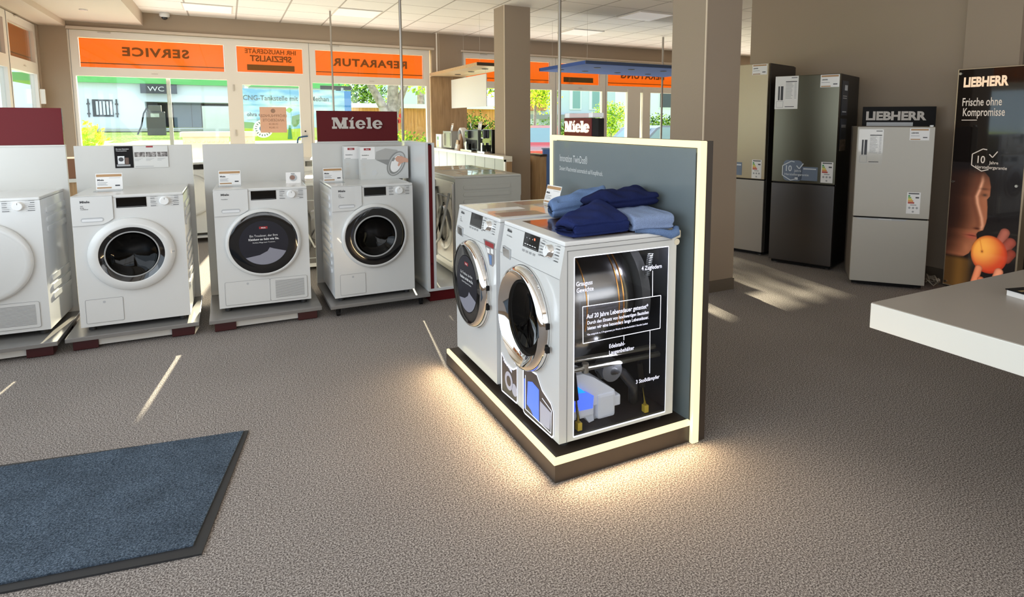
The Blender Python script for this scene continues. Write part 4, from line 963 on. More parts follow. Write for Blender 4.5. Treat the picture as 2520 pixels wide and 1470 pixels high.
def datasheet(t, x, z, wd, ht, m=tagw):
    b = MB(); b.box(x, x+wd, -.0015, -.0005, z, z+ht, m).box(x+wd*.14, x+wd*.21, -.0025, -.0015, z+ht*.27, z+ht*.70, ink).box(x+wd*.25, x+wd*.36, -.0025, -.0015, z+ht*.27, z+ht*.70, ink)
    b.box(x+wd*.46, x+wd*.94, -.0025, -.0015, z+ht*.82, z+ht*.845, ink).box(x+wd*.45, x+wd*.85, -.0025, -.0015, z+ht*.06, z+ht*.08, ink).box(x+wd*.7, x+wd*.95, -.0025, -.0015, z+ht*.94, z+ht*.96, ink)
    for k in range(13): zz = z+ht*(.78-.038*k); b.box(x+wd*.46, x+wd*(.70+.1*random.random()), -.0025, -.0015, zz, zz+ht*.012, inkl).box(x+wd*.84, x+wd*.93, -.0025, -.0015, zz, zz+ht*.012, inkl)
    outline(b, [(x+wd*.08, z+ht*.05), (x+wd*.37, z+ht*.05), (x+wd*.37, z+ht*.24), (x+wd*.08, z+ht*.24)], -.002, .003, inkl)
    b.build('data_sheet', t)
badge_b = mat('badge_blue', (.15, .19, .26), .4); badge_w = mat('badge_white', (.62, .66, .70), .4)
def badge(b, x, z, s, y, mw):
    hexp = [(x+.5*s*math.sin(R(a)), z+.5*s*math.cos(R(a))) for a in (20, 0, -60, -120, -180, -215)]
    outline(b, hexp, y, .045*s, mw, False)
    outline(b, [(x+.28*s, z+.28*s), (x+.42*s, z+.12*s), (x+.62*s, z+.40*s)], y, .05*s, mw, False)
    b.text('10', .42*s, (x-.33*s, y, z-.02*s), X, Z, mw, 'LEFT', .02, .9).text('Jahre', .17*s, (x+.18*s, y, z-.04*s), X, Z, mw, 'LEFT', .01, 1).text('Herstellergarantie', .17*s, (x-.33*s, y, z-.24*s), X, Z, mw, 'LEFT', .01, 1)
LB = 'LIEBHERR'
bs = mat('blacksteel_door', (.13, .12, .085), .30, .85); bs2 = mat('blacksteel_door_lower', (.115, .105, .10), .34, .85)
ss = mat('silver_door', (.44, .36, .24), .36, .7); ss2 = mat('silver_door_lower', (.40, .37, .33), .34, .6)
wh = mat('fridge_white', (.49, .46, .40), .35); fdark = mat('fridge_side_black', (.008, .008, .009), .4)
f1 = fridge('silver refrigerator, tallest, partly behind the thick column', (4.825, 5.175, 0), -1.285, .60, 2.05, .62, .822, ss, ss2, fdark)
sticker_price(f1, .42, 1.93, .165, .11); energy(f1, .455, .835, 1.0)
b = MB().box(.25, .34, -.0015, -.0005, .86, 1.0, badge_b); b.box(.26, .33, -.0025, -.0015, .965, .98, badge_w).build('blue_sticker', f1)
MB().box(.604, .61, .04, .62, .04, 2.04, mat('side_brown', (.05, .04, .032), .4)).build('side_skin', f1)
f2 = fridge('dark steel refrigerator with blue badge sticker, middle of the three', (4.857, 4.377, 0), -1.191, .605, 1.893, .70, .832, bs, bs2, fdark)
datasheet(f2, .0, 1.565, .225, .32); sticker_price(f2, .43, 1.765, .17, .118); energy(f2, .475, .855, 1.0)
b = MB().prism(rrect(.115, .30, .855, 1.06, .04), 'xz', -.0015, -.0005, badge_b).box(.20, .445, -.0015, -.0005, .865, 1.0, badge_b); badge(b, .19, .955, .19, -.003, badge_w)
b.box(.31, .43, -.003, -.0015, .975, .985, badge_w).box(.23, .26, -.003, -.0015, .868, .892, badge_w); b.build('badge_sticker', f2)
b = MB(); xg2 = .604; sb = mat('side_poster_blue', (.035, .045, .065), .35)
b.box(xg2-.002, xg2, .10, .30, 1.50, 1.83, sb).box(xg2-.002, xg2, .10, .30, 1.27, 1.47, sb).box(xg2-.002, xg2, .10, .30, 1.16, 1.27, mat('side_poster_photo', (.20, .15, .11), .5, noise=(40, .6)))
for z_, a, c_ in ((1.74, .18, .27), (1.68, .13, .26), (1.66, .13, .26), (1.53, .13, .26), (1.40, .13, .27), (1.385, .13, .27)): b.box(xg2, xg2+.001, a, c_, z_, z_+(.05 if z_ > 1.7 else .010), badge_w if z_ in (1.53, 1.74) else inkl)
b.build('side_poster', f2)
f3 = fridge('white waist-high refrigerator below the black sign, in front of the wall', (4.816, 3.415, 0), -.852, .580, 1.40, .60, .612, wh, wh, mat('fridge_side_brownish', (.16, .13, .105), .5))
datasheet(f3, .01, 1.075, .19, .30, mat('clear_sleeve_sheet', (.55, .53, .48), .08, coat=.8)); sticker_price(f3, .395, 1.285, .145, .10); energy(f3, .405, .66, .92)
MB().prism([(.02, .606), (.42, .606), (.40, .592), (.05, .592)], 'xz', -.002, .004, recess).box(.20, .30, -.003, 0, .598, .602, tagw).build('grip_recess', f3)
MB().cyl((.555, .02, 1.398), (.555, .02, 1.412), .015, white, 12).build('hinge_cap', f3)
# black sign standing on the white refrigerator
t = thing('brand_sign', 'black sign with cream block letters standing on the white refrigerator', 'sign', (4.816+.52*.752-.014, 3.415+.52*.659+.012, 1.401), -.852)
sg_ = MB().box(.105, .70, 0, .02, .0, .178, blackm, .002).build('board', t)
b = MB(); b.text(LB, .106, (.130, -.004, .058), X, Z, letter, 'LEFT', .045, 1.08, thick=.004); b.build('lettering', sg_)
MB().box(.14, .52, -.006, 0, 0.0, .035, recess).build('bracket', t)
# cable clutter on the floor
t = thing('cable_coil', 'tangle of pale cables on the floor behind the white refrigerator', 'cable', (5.40, 3.03, 0)); cb = mat('cable_cream', (.42, .38, .30), .5)
for k in range(3):
    pts = [(.055*math.cos(a*.55+k)*(1+.3*math.sin(a*1.3)), .06*math.sin(a*.55+k*2)*(1+.2*k), .02+.012*k+.05*abs(math.sin(a*.9+k))) for a in range(16)]
    MB().tube(pts, .005, cb, 6).build('cable', t)
# illuminated advertising stele ------------------------------------------------
t = thing('advertising_lightbox', 'tall lightbox poster of a face with a peach beside the wall', 'lightbox', (5.52, 3.01, 0))
fr = mat('stele_frame_gold', (.62, .48, .32), .35, .3)
MB().box(.004, .10, -.56, 0, .012, 1.885, fr, .004).build('frame', t)
def pm(n_, c_, e_): return mat(n_, c_, .5, emit=c_, es=e_)
pk = mat('print_black', (.012, .009, .008), .06, coat=.7); TY = Matrix.Translation((-5.52, -3.01, 0))
def P(b, pts, dx, m): b.add([(5.522-dx, y, z) for y, z in pts], [list(range(len(pts)))], m)
po = MB(TY); P(po, [(3.0, .022), (3.0, 1.878), (2.463, 1.878), (2.463, .022)], 0, pk)
PZ = [(.28, 2.90), (.293, 2.853), (.328, 2.812), (.373, 2.79), (.408, 2.786), (.46, 2.758), (.499, 2.766), (.52, 2.755), (.541, 2.716), (.60, 2.70), (.644, 2.694), (.736, 2.697), (.80, 2.705), (.829, 2.686), (.908, 2.684), (.984, 2.701), (1.03, 2.74), (1.06, 2.80)]
RZ = [(.54, 2.735), (.58, 2.725), (.64, 2.735), (.70, 2.755), (.76, 2.775), (.82, 2.785), (.88, 2.765), (.95, 2.75), (1.03, 2.75)]
def lin(T, z):
    if z <= T[0][0]: return T[0][1]
    for (a, p), (c_, q) in zip(T, T[1:]):
        if z <= c_: return p+(q-p)*(z-a)/(c_-a)
    return T[-1][1]
def sm(a, c_, x): x = max(0, min(1, (x-a)/(c_-a))); return x*x*(3-2*x)
def mixc(p, q, k): return tuple(p[n]*(1-k)+q[n]*k for n in range(3))
def seg(y, z, a, c_):
    ax, az = a; bx_, bz = c_; t_ = max(0, min(1, ((y-ax)*(bx_-ax)+(z-az)*(bz-az))/((bx_-ax)**2+(bz-az)**2))); return math.hypot(y-ax-t_*(bx_-ax), z-az-t_*(bz-az)), t_
def print_colour(y, z):
    c = (.010, .008, .008)
    if z < .30: c = mixc(c, (.15, .07, .018), sm(.30, .25, z)*(sm(2.76, 2.83, y))*(.45+.55*math.exp(-((y-2.88)/.05)**2)))
    e = y-lin(PZ, z)                       # distance behind the profile
    if .28 < z < 1.06:
        m_ = sm(-.003, .006, e)*sm(.278, .31, z)*sm(1.06, .96, z)
        lit = math.exp(-(e/.13)**2); k = lit*(.35+.65*sm(1.02, .80, z))
        sk = mixc((.020, .010, .008), (.34, .115, .055), k)
        rd = abs(y-lin(RZ, z)); 
        if z > .54: sk = mixc(sk, (.72, .34, .20), math.exp(-(rd/.012)**2)*.85*sm(1.03, .9, z)); sk = mixc(sk, (.10, .03, .018), math.exp(-((y-lin(RZ, z)-.035)/.02)**2)*.5)
        sk = mixc(sk, (.015, .008, .006), math.exp(-((y-2.725)/.022)**2-((z-.835)/.013)**2)*.9)      # eye
        sk = mixc(sk, (.04, .015, .01), math.exp(-((y-2.73)/.035)**2-((z-.885)/.010)**2)*.7)        # brow
        sk = mixc(sk, (.05, .012, .008), math.exp(-((y-2.765)/.03)**2-((z-.548)/.010)**2)*.9)       # nostril shade
        sk = mixc(sk, (.40, .075, .05), math.exp(-((y-2.80)/.045)**2-((z-.478)/.026)**2)*.85); sk = mixc(sk, (.06, .012, .01), math.exp(-((y-2.80)/.05)**2-((z-.483)/.005)**2)*.9)
        sk = mixc(sk, (.42, .15, .07), math.exp(-((y-2.83)/.03)**2-((z-.37)/.035)**2)*.6)
        c = mixc(c, sk, m_)
    ry, rz_ = (y-2.66)/.137, (z-.345)/.158; d = math.hypot(ry, rz_)
    def fing(a, b2, r_, col, c):
        dd, t_ = seg(y, z, a, b2); k = sm(r_+.003, r_-.003, dd); return mixc(c, mixc(col, tuple(x*.45 for x in col), (dd/r_)**2), k)
    c = fing((2.595, .43), (2.555, .545), .036, (.42, .12, .08), c); c = fing((2.56, .40), (2.510, .470), .040, (.36, .075, .05), c); c = fing((2.53, .33), (2.50, .38), .036, (.30, .05, .03), c)
    if d < 1.03:
        pe = mixc((1.0, .42, .07), (.62, .06, .02), sm(.1, 1.0, math.hypot((y-2.72)/.19, (z-.395)/.20))); pe = mixc(pe, (.30, .02, .01), sm(.8, 1.02, d)*.6)
        pe = mixc(pe, (.22, .05, .01), math.exp(-((y-2.712)/.010)**2-((z-.362)/.012)**2)); pe = mixc(pe, (.55, .16, .02), math.exp(-((y-2.72-(z-.40)*.25)/.005)**2)*.6*(z > .365)*(z < .46))
        c = mixc(c, pe, sm(1.02, .98, d))
    c = fing((2.77, .02), (2.728, .215), .028, (.85, .26, .12), c); c = fing((2.70, .02), (2.705, .12), .028, (.75, .20, .09), c); c = fing((2.63, .02), (2.575, .215), .032, (.90, .32, .17), c); c = fing((2.54, .02), (2.52, .13), .028, (.6, .13, .07), c)
    return c
pm_ = mat('printed_poster_image', (.5, .5, .5), .12, coat=.6); nt = pm_.node_tree; at = N(nt, 'ShaderNodeAttribute'); at.attribute_name = 'print_colour'; b_ = nt.nodes['Principled BSDF']
nt.links.new(at.outputs['Color'], b_.inputs['Base Color']); nt.links.new(at.outputs['Color'], b_.inputs['Emission Color']); b_.inputs['Emission Strength'].default_value = .62
NY, NZ = 130, 260; g0_ = len(po.v)
yy0, yy1, zz0, zz1 = 3.0, 2.463, .022, 1.10
po.add([(5.5215, yy0+(yy1-yy0)*i/NY, zz0+(zz1-zz0)*j/NZ) for j in range(NZ+1) for i in range(NY+1)], [(j*(NY+1)+i, j*(NY+1)+i+1, (j+1)*(NY+1)+i+1, (j+1)*(NY+1)+i) for j in range(NZ) for i in range(NY)], pm_)
pcol = [(0, 0, 0)]*g0_ + [print_colour(yy0+(yy1-yy0)*i/NY, zz0+(zz1-zz0)*j/NZ) for j in range(NZ+1) for i in range(NY+1)]
po = po.build('poster', t)
ca = po.data.color_attributes.new('print_colour', 'FLOAT_COLOR', 'POINT')
for i_, c_ in enumerate(pcol): ca.data[i_].color = (*c_, 1)
lt1 = mat('poster_letters_lit', (.85, .62, .42), .4, emit=(1, .70, .46), es=.5); lt2 = mat('poster_letters_soft', (.55, .47, .40), .4, emit=(.7, .6, .5), es=.35)
b = MB(TY); nY = (0, -1, 0)
b.text(LB, .108, (5.5195, 2.958, 1.735), nY, Z, lt1, 'LEFT', .045, .73).text('Frische ohne', .095, (5.5195, 2.958, 1.575), nY, Z, lt2, 'LEFT', .012, .62).text('Kompromisse', .095, (5.5195, 2.948, 1.490), nY, Z, lt2, 'LEFT', .012, .60)
b.box(5.519, 5.5195, 2.83, 2.95, 1.452, 1.458, lt2)
hexp = [(2.765+.092*math.sin(R(-a)), 1.125+.092*math.cos(R(a))) for a in (20, 0, -60, -120, -180, -215)]
for i in range(5):
    p = Vector(hexp[i]); q = Vector(hexp[i+1]); nn = Vector((-(q-p).y, (q-p).x)).normalized()*.004; b.quad([(5.5195, *(p-nn)), (5.5195, *(q-nn)), (5.5195, *(q+nn)), (5.5195, *(p+nn))], lt2)
for p, q in (((2.715, 1.175), (2.69, 1.15)), ((2.69, 1.15), (2.655, 1.20))):
    p = Vector(p); q = Vector(q); nn = Vector((-(q-p).y, (q-p).x)).normalized()*.004; b.quad([(5.5195, *(p-nn)), (5.5195, *(q-nn)), (5.5195, *(q+nn)), (5.5195, *(p+nn))], lt2)
b.text('10', .085, (5.5195, 2.815, 1.10), nY, Z, lt2, 'LEFT', .015, .85).text('Jahre', .036, (5.5195, 2.71, 1.095), nY, Z, lt2, 'LEFT', .01, .9).text('Herstellergarantie', .036, (5.5195, 2.815, 1.055), nY, Z, lt2, 'LEFT', .01, .9)
b.build('lettering', po)
for (y, z_) in ((2.984, 1.846), (2.48, 1.85), (2.984, .927), (2.50, .931), (2.984, .045), (2.50, .045)): MB(TY).cyl((5.512, y, z_), (5.52, y, z_), .011, steel, 14).build('screw_cap', t)
t = thing('white_cabinet', 'pale grey cabinet cut off by the right edge of the photo', 'cabinet', (5.10, 2.155, 0)); MB().box(0, .55, -.60, 0, .03, .86, panel_gl, .004).build('body', t)
MB().box(-.006, 0, -.60, 0, .60, .84, mat('cabinet_front_grey', (.42, .46, .47), .35)).build('drawer_front', t); MB().box(-.006, 0, -.60, 0, .05, .58, mat('cabinet_front_grey', (.42, .46, .47), .35)).build('drawer_front', t)
MB().box(.02, .53, -.58, -.02, 0, .03, blackm).build('plinth', t)
# ------------------------------------------------------------------ white table lower right
t = thing('counter_table', 'thick white-edged table with taupe top at the right foreground', 'table', (2.128, 1.414, 0))
te = mat('table_edge_white', (.70, .71, .67), .3); tt = mat('table_top_taupe', (.36, .325, .285), .28)
MB().box(0, 2.6, -2.3, 0, .652, .748, te, .003).build('slab', t)
MB().box(.002, 2.598, -2.298, -.002, .748, .7505, tt).build('table_top', t)
MB().box(1.0, 2.2, -1.8, -.8, 0, .652, te).build('pedestal', t)
t = thing('catalogue', 'dark gold-patterned booklet lying on the taupe table top', 'booklet', (2.70, 1.225, .7507), -.25)
gd = mat('booklet_gold', (.30, .21, .09), .4)
MB().box(0, .30, -.21, 0, 0, .022, tagw).build('pages', t)
b = MB().box(-.004, .304, -.214, .004, .022, .026, blackm)
for k in range(5): b.box(.01+.0*k, .30, -.05-.035*k, -.035-.035*k, .026, .0265, gd)
b.build('cover', t)

# ------------------------------------------------------------------ towels
def terry(n_, c_): return speckle(n_, 420, [(0.3, tuple(x*.72 for x in c_)), (0.5, c_), (0.7, tuple(min(1, x*1.3) for x in c_))], .95, .9, .004)
tnavy = terry('terry_navy', (.018, .030, .13)); tlight = terry('terry_light_blue', (.29, .38, .60)); tmid = terry('terry_mid_blue', (.17, .27, .50)); tnavy2 = terry('terry_deep_navy', (.012, .018, .075))
def towel(label, P, m, ex=.45, bulge=.012, grooves=(.33, .62), seed=1, wave=.004, lip=None, gd=.010):
    """soft folded towel: P = four corners (x, y, z_bottom, z_top) near-left, far-left, near-right, far-right seen from the door side"""
    rnd = random.Random(seed); ph = [rnd.random()*6.28 for _ in range(8)]
    cx = sum(p[0] for p in P)/4; cy = sum(p[1] for p in P)/4; z0 = min(p[2] for p in P)
    t = thing('towel', label, 'towel', (cx, cy, z0), 0, 'blue towels on the cutaway machine')
    A0, A1, B0, B1 = [Vector(p) for p in P]     # A = far long edge (start, end), B = near long edge (start, end)
    nu, nv = 70, 64; vs = []; fs = []
    for i in range(nu+1):
        u = i/nu
        uu = u+0.0
        L = A0.lerp(A1, uu); R_ = B0.lerp(B1, uu)
        endr = max(0.0, 1-abs(2*u-1)**18)**.35
        for j in range(nv):
            a = 2*PI*j/nv; ca, sa = math.cos(a), math.sin(a)
            cc = math.copysign(abs(ca)**ex, ca); ss2 = math.copysign(abs(sa)**(ex+.12), sa)
            cc *= .80+.20*endr; ss2 *= .25+.75*endr
            v = .5+.5*cc; h = .5+.5*ss2
            p = L.lerp(R_, v); zb, zt = p[2], p[3]
            z = zb+(zt-zb)*h + (bulge*math.sin(PI*u)*(1-(2*v-1)**2) if sa > 0 else 0)
            g = sum(math.exp(-((h-k-.05*math.sin(3*u+ph[0]))/.055)**2) for k in grooves)
            side = (B0-A0); side = Vector((side[0], side[1])); side.normalize()
            dirv = side*(1 if ca > 0 else -1)*abs(ca)**2
            x = p[0]-dirv.x*gd*g; y = p[1]-dirv.y*gd*g
            ax = Vector((A1[0]-A0[0], A1[1]-A0[1])).normalized(); e_ = (abs(2*u-1)**14)*(1 if u > .5 else -1)
            x -= ax.x*e_*(gd*g+.10*0); y -= ax.y*e_*gd*g
            up = max(0, sa)
            z += up*wave*(math.sin(11*u+5*v+ph[1])+.7*math.sin(19*u-9*v+ph[2])+.8*math.sin(7*v+4*u+ph[3]))
            cr = math.exp(-((v-.55-.30*math.sin(2.6*u+ph[4]))/.05)**2)*.007*up*(u > .12)*(u < .9); z -= cr
            vs.append((x-cx, y-cy, z-z0))
    for i in range(nu):
        for j in range(nv): j2 = (j+1) % nv; fs.append((i*nv+j, i*nv+j2, (i+1)*nv+j2, (i+1)*nv+j))
    fs.append(list(range(nv))); fs.append([nu*nv+j for j in range(nv)])
    MB().add(vs, fs, m, True).build('folded_cloth', t)
    if lip:
        b = MB(); b.tube([(p[0]-cx, p[1]-cy, p[2]-z0) for p in lip[0]], .012, lip[1], 14, rs=lip[2]); b.build('hanging_edge', t)
    return t
tw0 = towel('flat folded two-tone light blue towel, lowest, its corner hanging over the machine edge', ((1.53, 2.31, .964, 1.045), (1.715, 2.33, .964, 1.05), (1.492, 2.075, .964, 1.035), (1.705, 2.055, .964, 1.04)), tlight, .32, .004, (.36,), 3, .002,
      lip=([(1.50, 2.066, .972), (1.56, 2.060, .970), (1.62, 2.050, .962), (1.67, 2.043, .948), (1.70, 2.046, .955), (1.712, 2.06, .975)], tmid, [.006, .011, .015, .019, .019, .012]))
towel('navy towel folded in front, nearest the door side', ((1.175, 2.195, .964, 1.025), (1.53, 2.40, .966, 1.095), (1.205, 2.065, .964, 1.035), (1.485, 2.075, .964, 1.03)), tnavy, .40, .016, (.28, .52, .76), 5, .004, gd=.008)
towel('dark navy bundled towel resting on the flat light blue one', ((1.45, 2.46, .99, 1.10), (1.765, 2.43, 1.04, 1.115), (1.50, 2.27, 1.03, 1.10), (1.74, 2.21, 1.05, 1.12)), tnavy2, .55, .010, (.5,), 11, .007, gd=.012)
towel('light blue rolled towel at the back of the pile', ((1.40, 2.69, .964, 1.045), (1.73, 2.68, .964, 1.11), (1.35, 2.53, .964, 1.045), (1.64, 2.50, .964, 1.12)), tmid, .75, .006, (.45,), 8, .004, gd=.006)
# ------------------------------------------------------------------ outdoors
grass_g = speckle('lawn_sun_shade', 9, [(0.35, (.20, .34, .06)), (0.5, (.46, .58, .12)), (0.62, (.85, .82, .20))], .9, .5, .05, big=(.35, .3))  # sunlit yellow and shaded green are mixed into the grass colour
def gz(y): return max(-.12, -.12 + .0285*(y-13)) if y > 13 else -.12
b = MB(); b.quad([(-60, 11.1, -.12), (90, 11.1, -.12), (90, 13, -.12), (-60, 13, -.12)], mat('pavement_grey', (.50, .47, .43), .9, noise=(3, .15)))
b.quad([(-60, 13, -.12), (90, 13, -.12), (90, 130, gz(130)), (-60, 130, gz(130))], grass_g)
g = b.build('ground'); struct(g)
tag(MB().box(-40, 45, 44, 49.8, gz(44)+.05, gz(49)+.06, mat('forecourt_concrete', (.45, .45, .46), .9)).build('forecourt'), 'grey concrete forecourt strip in front of the low white building', 'pavement', kind='structure')
wb = mat('facade_white', (.80, .84, .86), .8); gn = mat('fascia_green', (.16, .55, .16), .6); dkg = mat('door_dark_grey', (.07, .07, .08), .6)
# low service building: window-left of WC door, then carport bays
BY = 50
def bx(x): return x      # metres in building frame
t = thing('service_building', 'low white building with green roof fascia, barred window and toilet sign', 'building', (-10.5, BY, gz(BY)))
gzb = gz(BY)
X0 = -10.5
def B_(x0, x1, y0, y1, z0, z1, m, b=None): return (b or MB()).box(x0-X0, x1-X0, y0, y1, z0-gzb, z1-gzb, m)
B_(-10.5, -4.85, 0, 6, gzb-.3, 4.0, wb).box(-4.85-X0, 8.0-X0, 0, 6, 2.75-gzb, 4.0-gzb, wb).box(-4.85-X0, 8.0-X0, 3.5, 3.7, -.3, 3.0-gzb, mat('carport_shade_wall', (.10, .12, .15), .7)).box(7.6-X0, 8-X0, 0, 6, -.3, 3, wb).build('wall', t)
B_(-12, 8.6, -.4, 6.3, 3.95, 4.45, gn).build('fascia', t)
s = B_(-5.0, -2.9, -.5, -.3, 3.30, 3.92, dkg).build('sign', t)
MB().text('WC', .46, (-4.1-X0, -.52, 3.45-gzb), X, Z, tagw, 'CENTER', .0, 1.2).build('lettering', s)
B_(-4.85, -4.2, 1.0, 1.2, gzb-.2, 3.1, dkg).build('door', t)
wi = B_(-7.75, -6.62, -.03, .02, 1.72, 2.85, dkg).build('window', t)
b = MB()
for k in range(5): b.box(-7.55-X0+.19*k, -7.43-X0+.19*k, -.06, -.04, 1.84-gzb, 2.73-gzb, wb)
b.build('bar', wi)
for x in (-7.95, -6.42): B_(x-.04, x+.04, -.08, -.04, 1.68, 2.88, ink).box(x-.09-X0, x+.09-X0, -.1, -.06, 1.86-gzb, 1.96-gzb, ink).box(x-.09-X0, x+.09-X0, -.1, -.06, 2.5-gzb, 2.6-gzb, ink).build('shutter_rod', t)
B_(-3.3, -1.6, 1.5, 1.6, gzb-.1, 2.75, mat('metal_doors_blue_grey', (.16, .21, .27), .5)).box(-2.2-X0, -2.18-X0, 1.48, 1.5, 0, 2.7-gzb, ink).build('double_door', t)
t = thing('fuel_pump', 'dark fuel pump with hose before the toilet door of the white building', 'fuel pump', (-3.85, 40, gz(40)))
MB().box(0, .85, 0, .5, 0, 1.30, mat('pump_dark', (.09, .08, .09), .5), .03).box(.1, .7, .05, .45, 1.30, 1.65, mat('pump_head', (.12, .11, .12), .5), .02).build('body', t)
MB().tube([(.05, 0, 1.5), (-.1, -.1, 1.2), (-.25, -.1, .5), (-.45, 0, .05)], .04, blackm, 8).build('hose', t); MB().box(.2, .6, -.01, 0, 1.0, 1.2, recess).build('panel', t)
t = thing('container', 'pale grey box container beside the dark doors of the white building', 'container', (-1.25, 42, gz(42))); MB().box(0, 2.3, 0, 1.8, .12, 1.62, mat('container_grey', (.60, .64, .68), .6, noise=(2, .06)), .03).build('body', t); MB().box(.0, 2.3, -.01, 1.8, 0, .12, wb).build('base', t)
t = thing('lamp_post', 'white post with rounded white box at the right of the white building', 'post', (1.05, 41.5, gz(41))); MB().cyl((0, 0, 0), (0, 0, 3.0), .22, wb, 14).build('post', t); MB().ball((0, 0, 3.05), .42, .3, .26, wb, 16, 10).build('head', t)
# stone planters by the shop
st_m = mat('cast_stone', (.72, .65, .56), .8, noise=(6, .08))
for i, (x0, x1, l) in enumerate(((-.80, .05, 'cast stone planter wall outside, left of the glass door'), (.29, .52, 'narrow cast stone pillar outside behind the glass door'))):
    t = thing('stone_planter', l, 'planter', (x0, 14, -.12)); w_ = x1-x0
    MB().box(.02, w_-.02, .02, .48, 0, 1.24, st_m).build('wall', t); MB().box(-.02, w_+.02, -.02, .52, 1.24, 1.34, st_m, .01).build('coping', t)
    b = MB(); n = max(2, int(w_/.085))
    for k in range(n): b.ball((.05+(w_-.1)*k/(n-1), .02, 1.15), .028, .015, .028, st_m, 8, 6)
    b.build('moulding', t)
# advertising banner at the fuel station
t = thing('advertising_banner', 'large sky and meadow advertising banner on posts outside behind the door', 'banner', (.52, 24, gz(24)))
sky_b = mat('banner_sky', (.30, .52, .75), .6); nt = sky_b.node_tree; b_ = nt.nodes['Principled BSDF']; tc = N(nt, 'ShaderNodeTexCoord'); nz = N(nt, 'ShaderNodeTexNoise'); nz.inputs['Scale'].default_value = 1.6; nz.inputs['Detail'].default_value = 4
mpp = N(nt, 'ShaderNodeMapping'); mpp.inputs['Scale'].default_value = (.6, 1, 2); nt.links.new(tc.outputs['Object'], mpp.inputs[0]); nt.links.new(mpp.outputs[0], nz.inputs[0]); nt.links.new(ramp(nt, nz.outputs['Fac'], [(.38, (.16, .38, .70)), (.52, (.38, .58, .74)), (.66, (.68, .74, .77))]), b_.inputs['Base Color'])
g0 = gz(24)
bn = MB().box(0, 3.42, 0, .04, .85, 2.38, sky_b); e = -.003
bn.quad([(0, e, .62), (3.42, e, .62), (3.42, e, .98), (2.2, e, 1.02), (1.2, e, .93), (.5, e, 1.10), (0, e, 1.20)], mat('banner_meadow', (.40, .50, .05), .6)).quad([(0, e*2, 1.0), (0, e*2, 1.22), (.3, e*2, 1.2), (.5, e*2, 1.08), (.55, e*2, .98)], mat('banner_hedge', (.10, .26, .05), .6))
bn.box(0, 3.42, 0, .04, .55, .85, mat('banner_meadow', (.40, .50, .05), .6))
bn = bn.build('panel', t)
pr_ = mat('banner_print_grey', (.05, .09, .11), .6); b = MB()
b.text('CNG-Tankstelle mit Bio-Methan', .245, (.02, -.01, 1.98), X, Z, pr_, 'LEFT', .008, .88).text('ohra energie', .19, (.12, -.01, 1.42), X, Z, mat('banner_print_navy', (.05, .07, .14), .6), 'LEFT', .02, .9).text('Gas und Strom', .07, (.12, -.01, 1.27), X, Z, inkl, 'LEFT', 0, .9)
b.quad([(1.56, -.01, 1.16), (1.58, -.01, 1.42), (1.84, -.01, 1.50), (1.82, -.01, 1.18), (1.7, -.01, 1.05), (1.6, -.01, 1.05)], mat('banner_leaf', (.12, .24, .10), .6)).quad([(1.40, -.01, .6), (1.56, -.01, .6), (1.52, -.01, 1.10), (1.46, -.01, 1.10)], mat('banner_stem', (.05, .22, .09), .6)).quad([(1.36, -.01, 1.64), (1.50, -.01, 1.74), (1.62, -.01, 1.66), (1.50, -.01, 1.54)], mat('banner_logo_green', (.25, .45, .10), .6))
b.disc((.62, -.012, .98), (0, 1, 0), .125, mat('banner_sun_blue', (.05, .15, .38), .6), 24)
for k in range(18):
    a = 2*PI*k/18; u = Vector((math.cos(a), 0, math.sin(a))); v = Vector((-u.z, 0, u.x)); c_ = Vector((.62, -.012, .98)); b.quad([c_+u*.20+v*.012, c_+u*.27+v*.018, c_+u*.27-v*.018, c_+u*.20-v*.012], pr_)
b.disc((.62, -.011, .98), (0, 1, 0), .32, mat('banner_cloud', (.80, .88, .92), .6), 30)
b.build('lettering', bn)
MB().box(3.42, 3.66, .0, .03, 1.25, 2.38, mat('banner_blue_edge', (.05, .22, .62), .6)).box(2.6, 3.7, .1, .2, 2.42, 2.56, dkg).build('blue_edge', t)
for x in (.05, 3.37): MB().cyl((x, .1, 0), (x, .1, 2.5), .05, recess, 10).build('post', t)
# timber shed wall with pale roof edge
t = thing('timber_shed', 'long timber-clad shed with pale roof edge beyond the lawn', 'shed', (4.6, 26, gz(26)-.05))
b = MB(); b.box(0, 6.3, 0, 3, 0, 1.80, fence_m)
for k in range(44): b.box(.14*k, .14*k+.006, -.004, 0, 0, 1.80, mat('board_gap', (.25, .13, .05), .8))
b.build('board_wall', t); MB().box(-.3, 6.5, -.2, 3.2, 1.80, 1.98, mat('roof_edge_pale', (.82, .84, .84), .6)).build('roof', t)
b = MB()
for k in range(9): b.disc((1.15+.10*k, -.006, 1.35+.15*math.sin(k*1.7)), (0, 1, 0), .10, mat('red_graffiti', (.70, .06, .05), .7), 10)
b.build('graffiti', t)
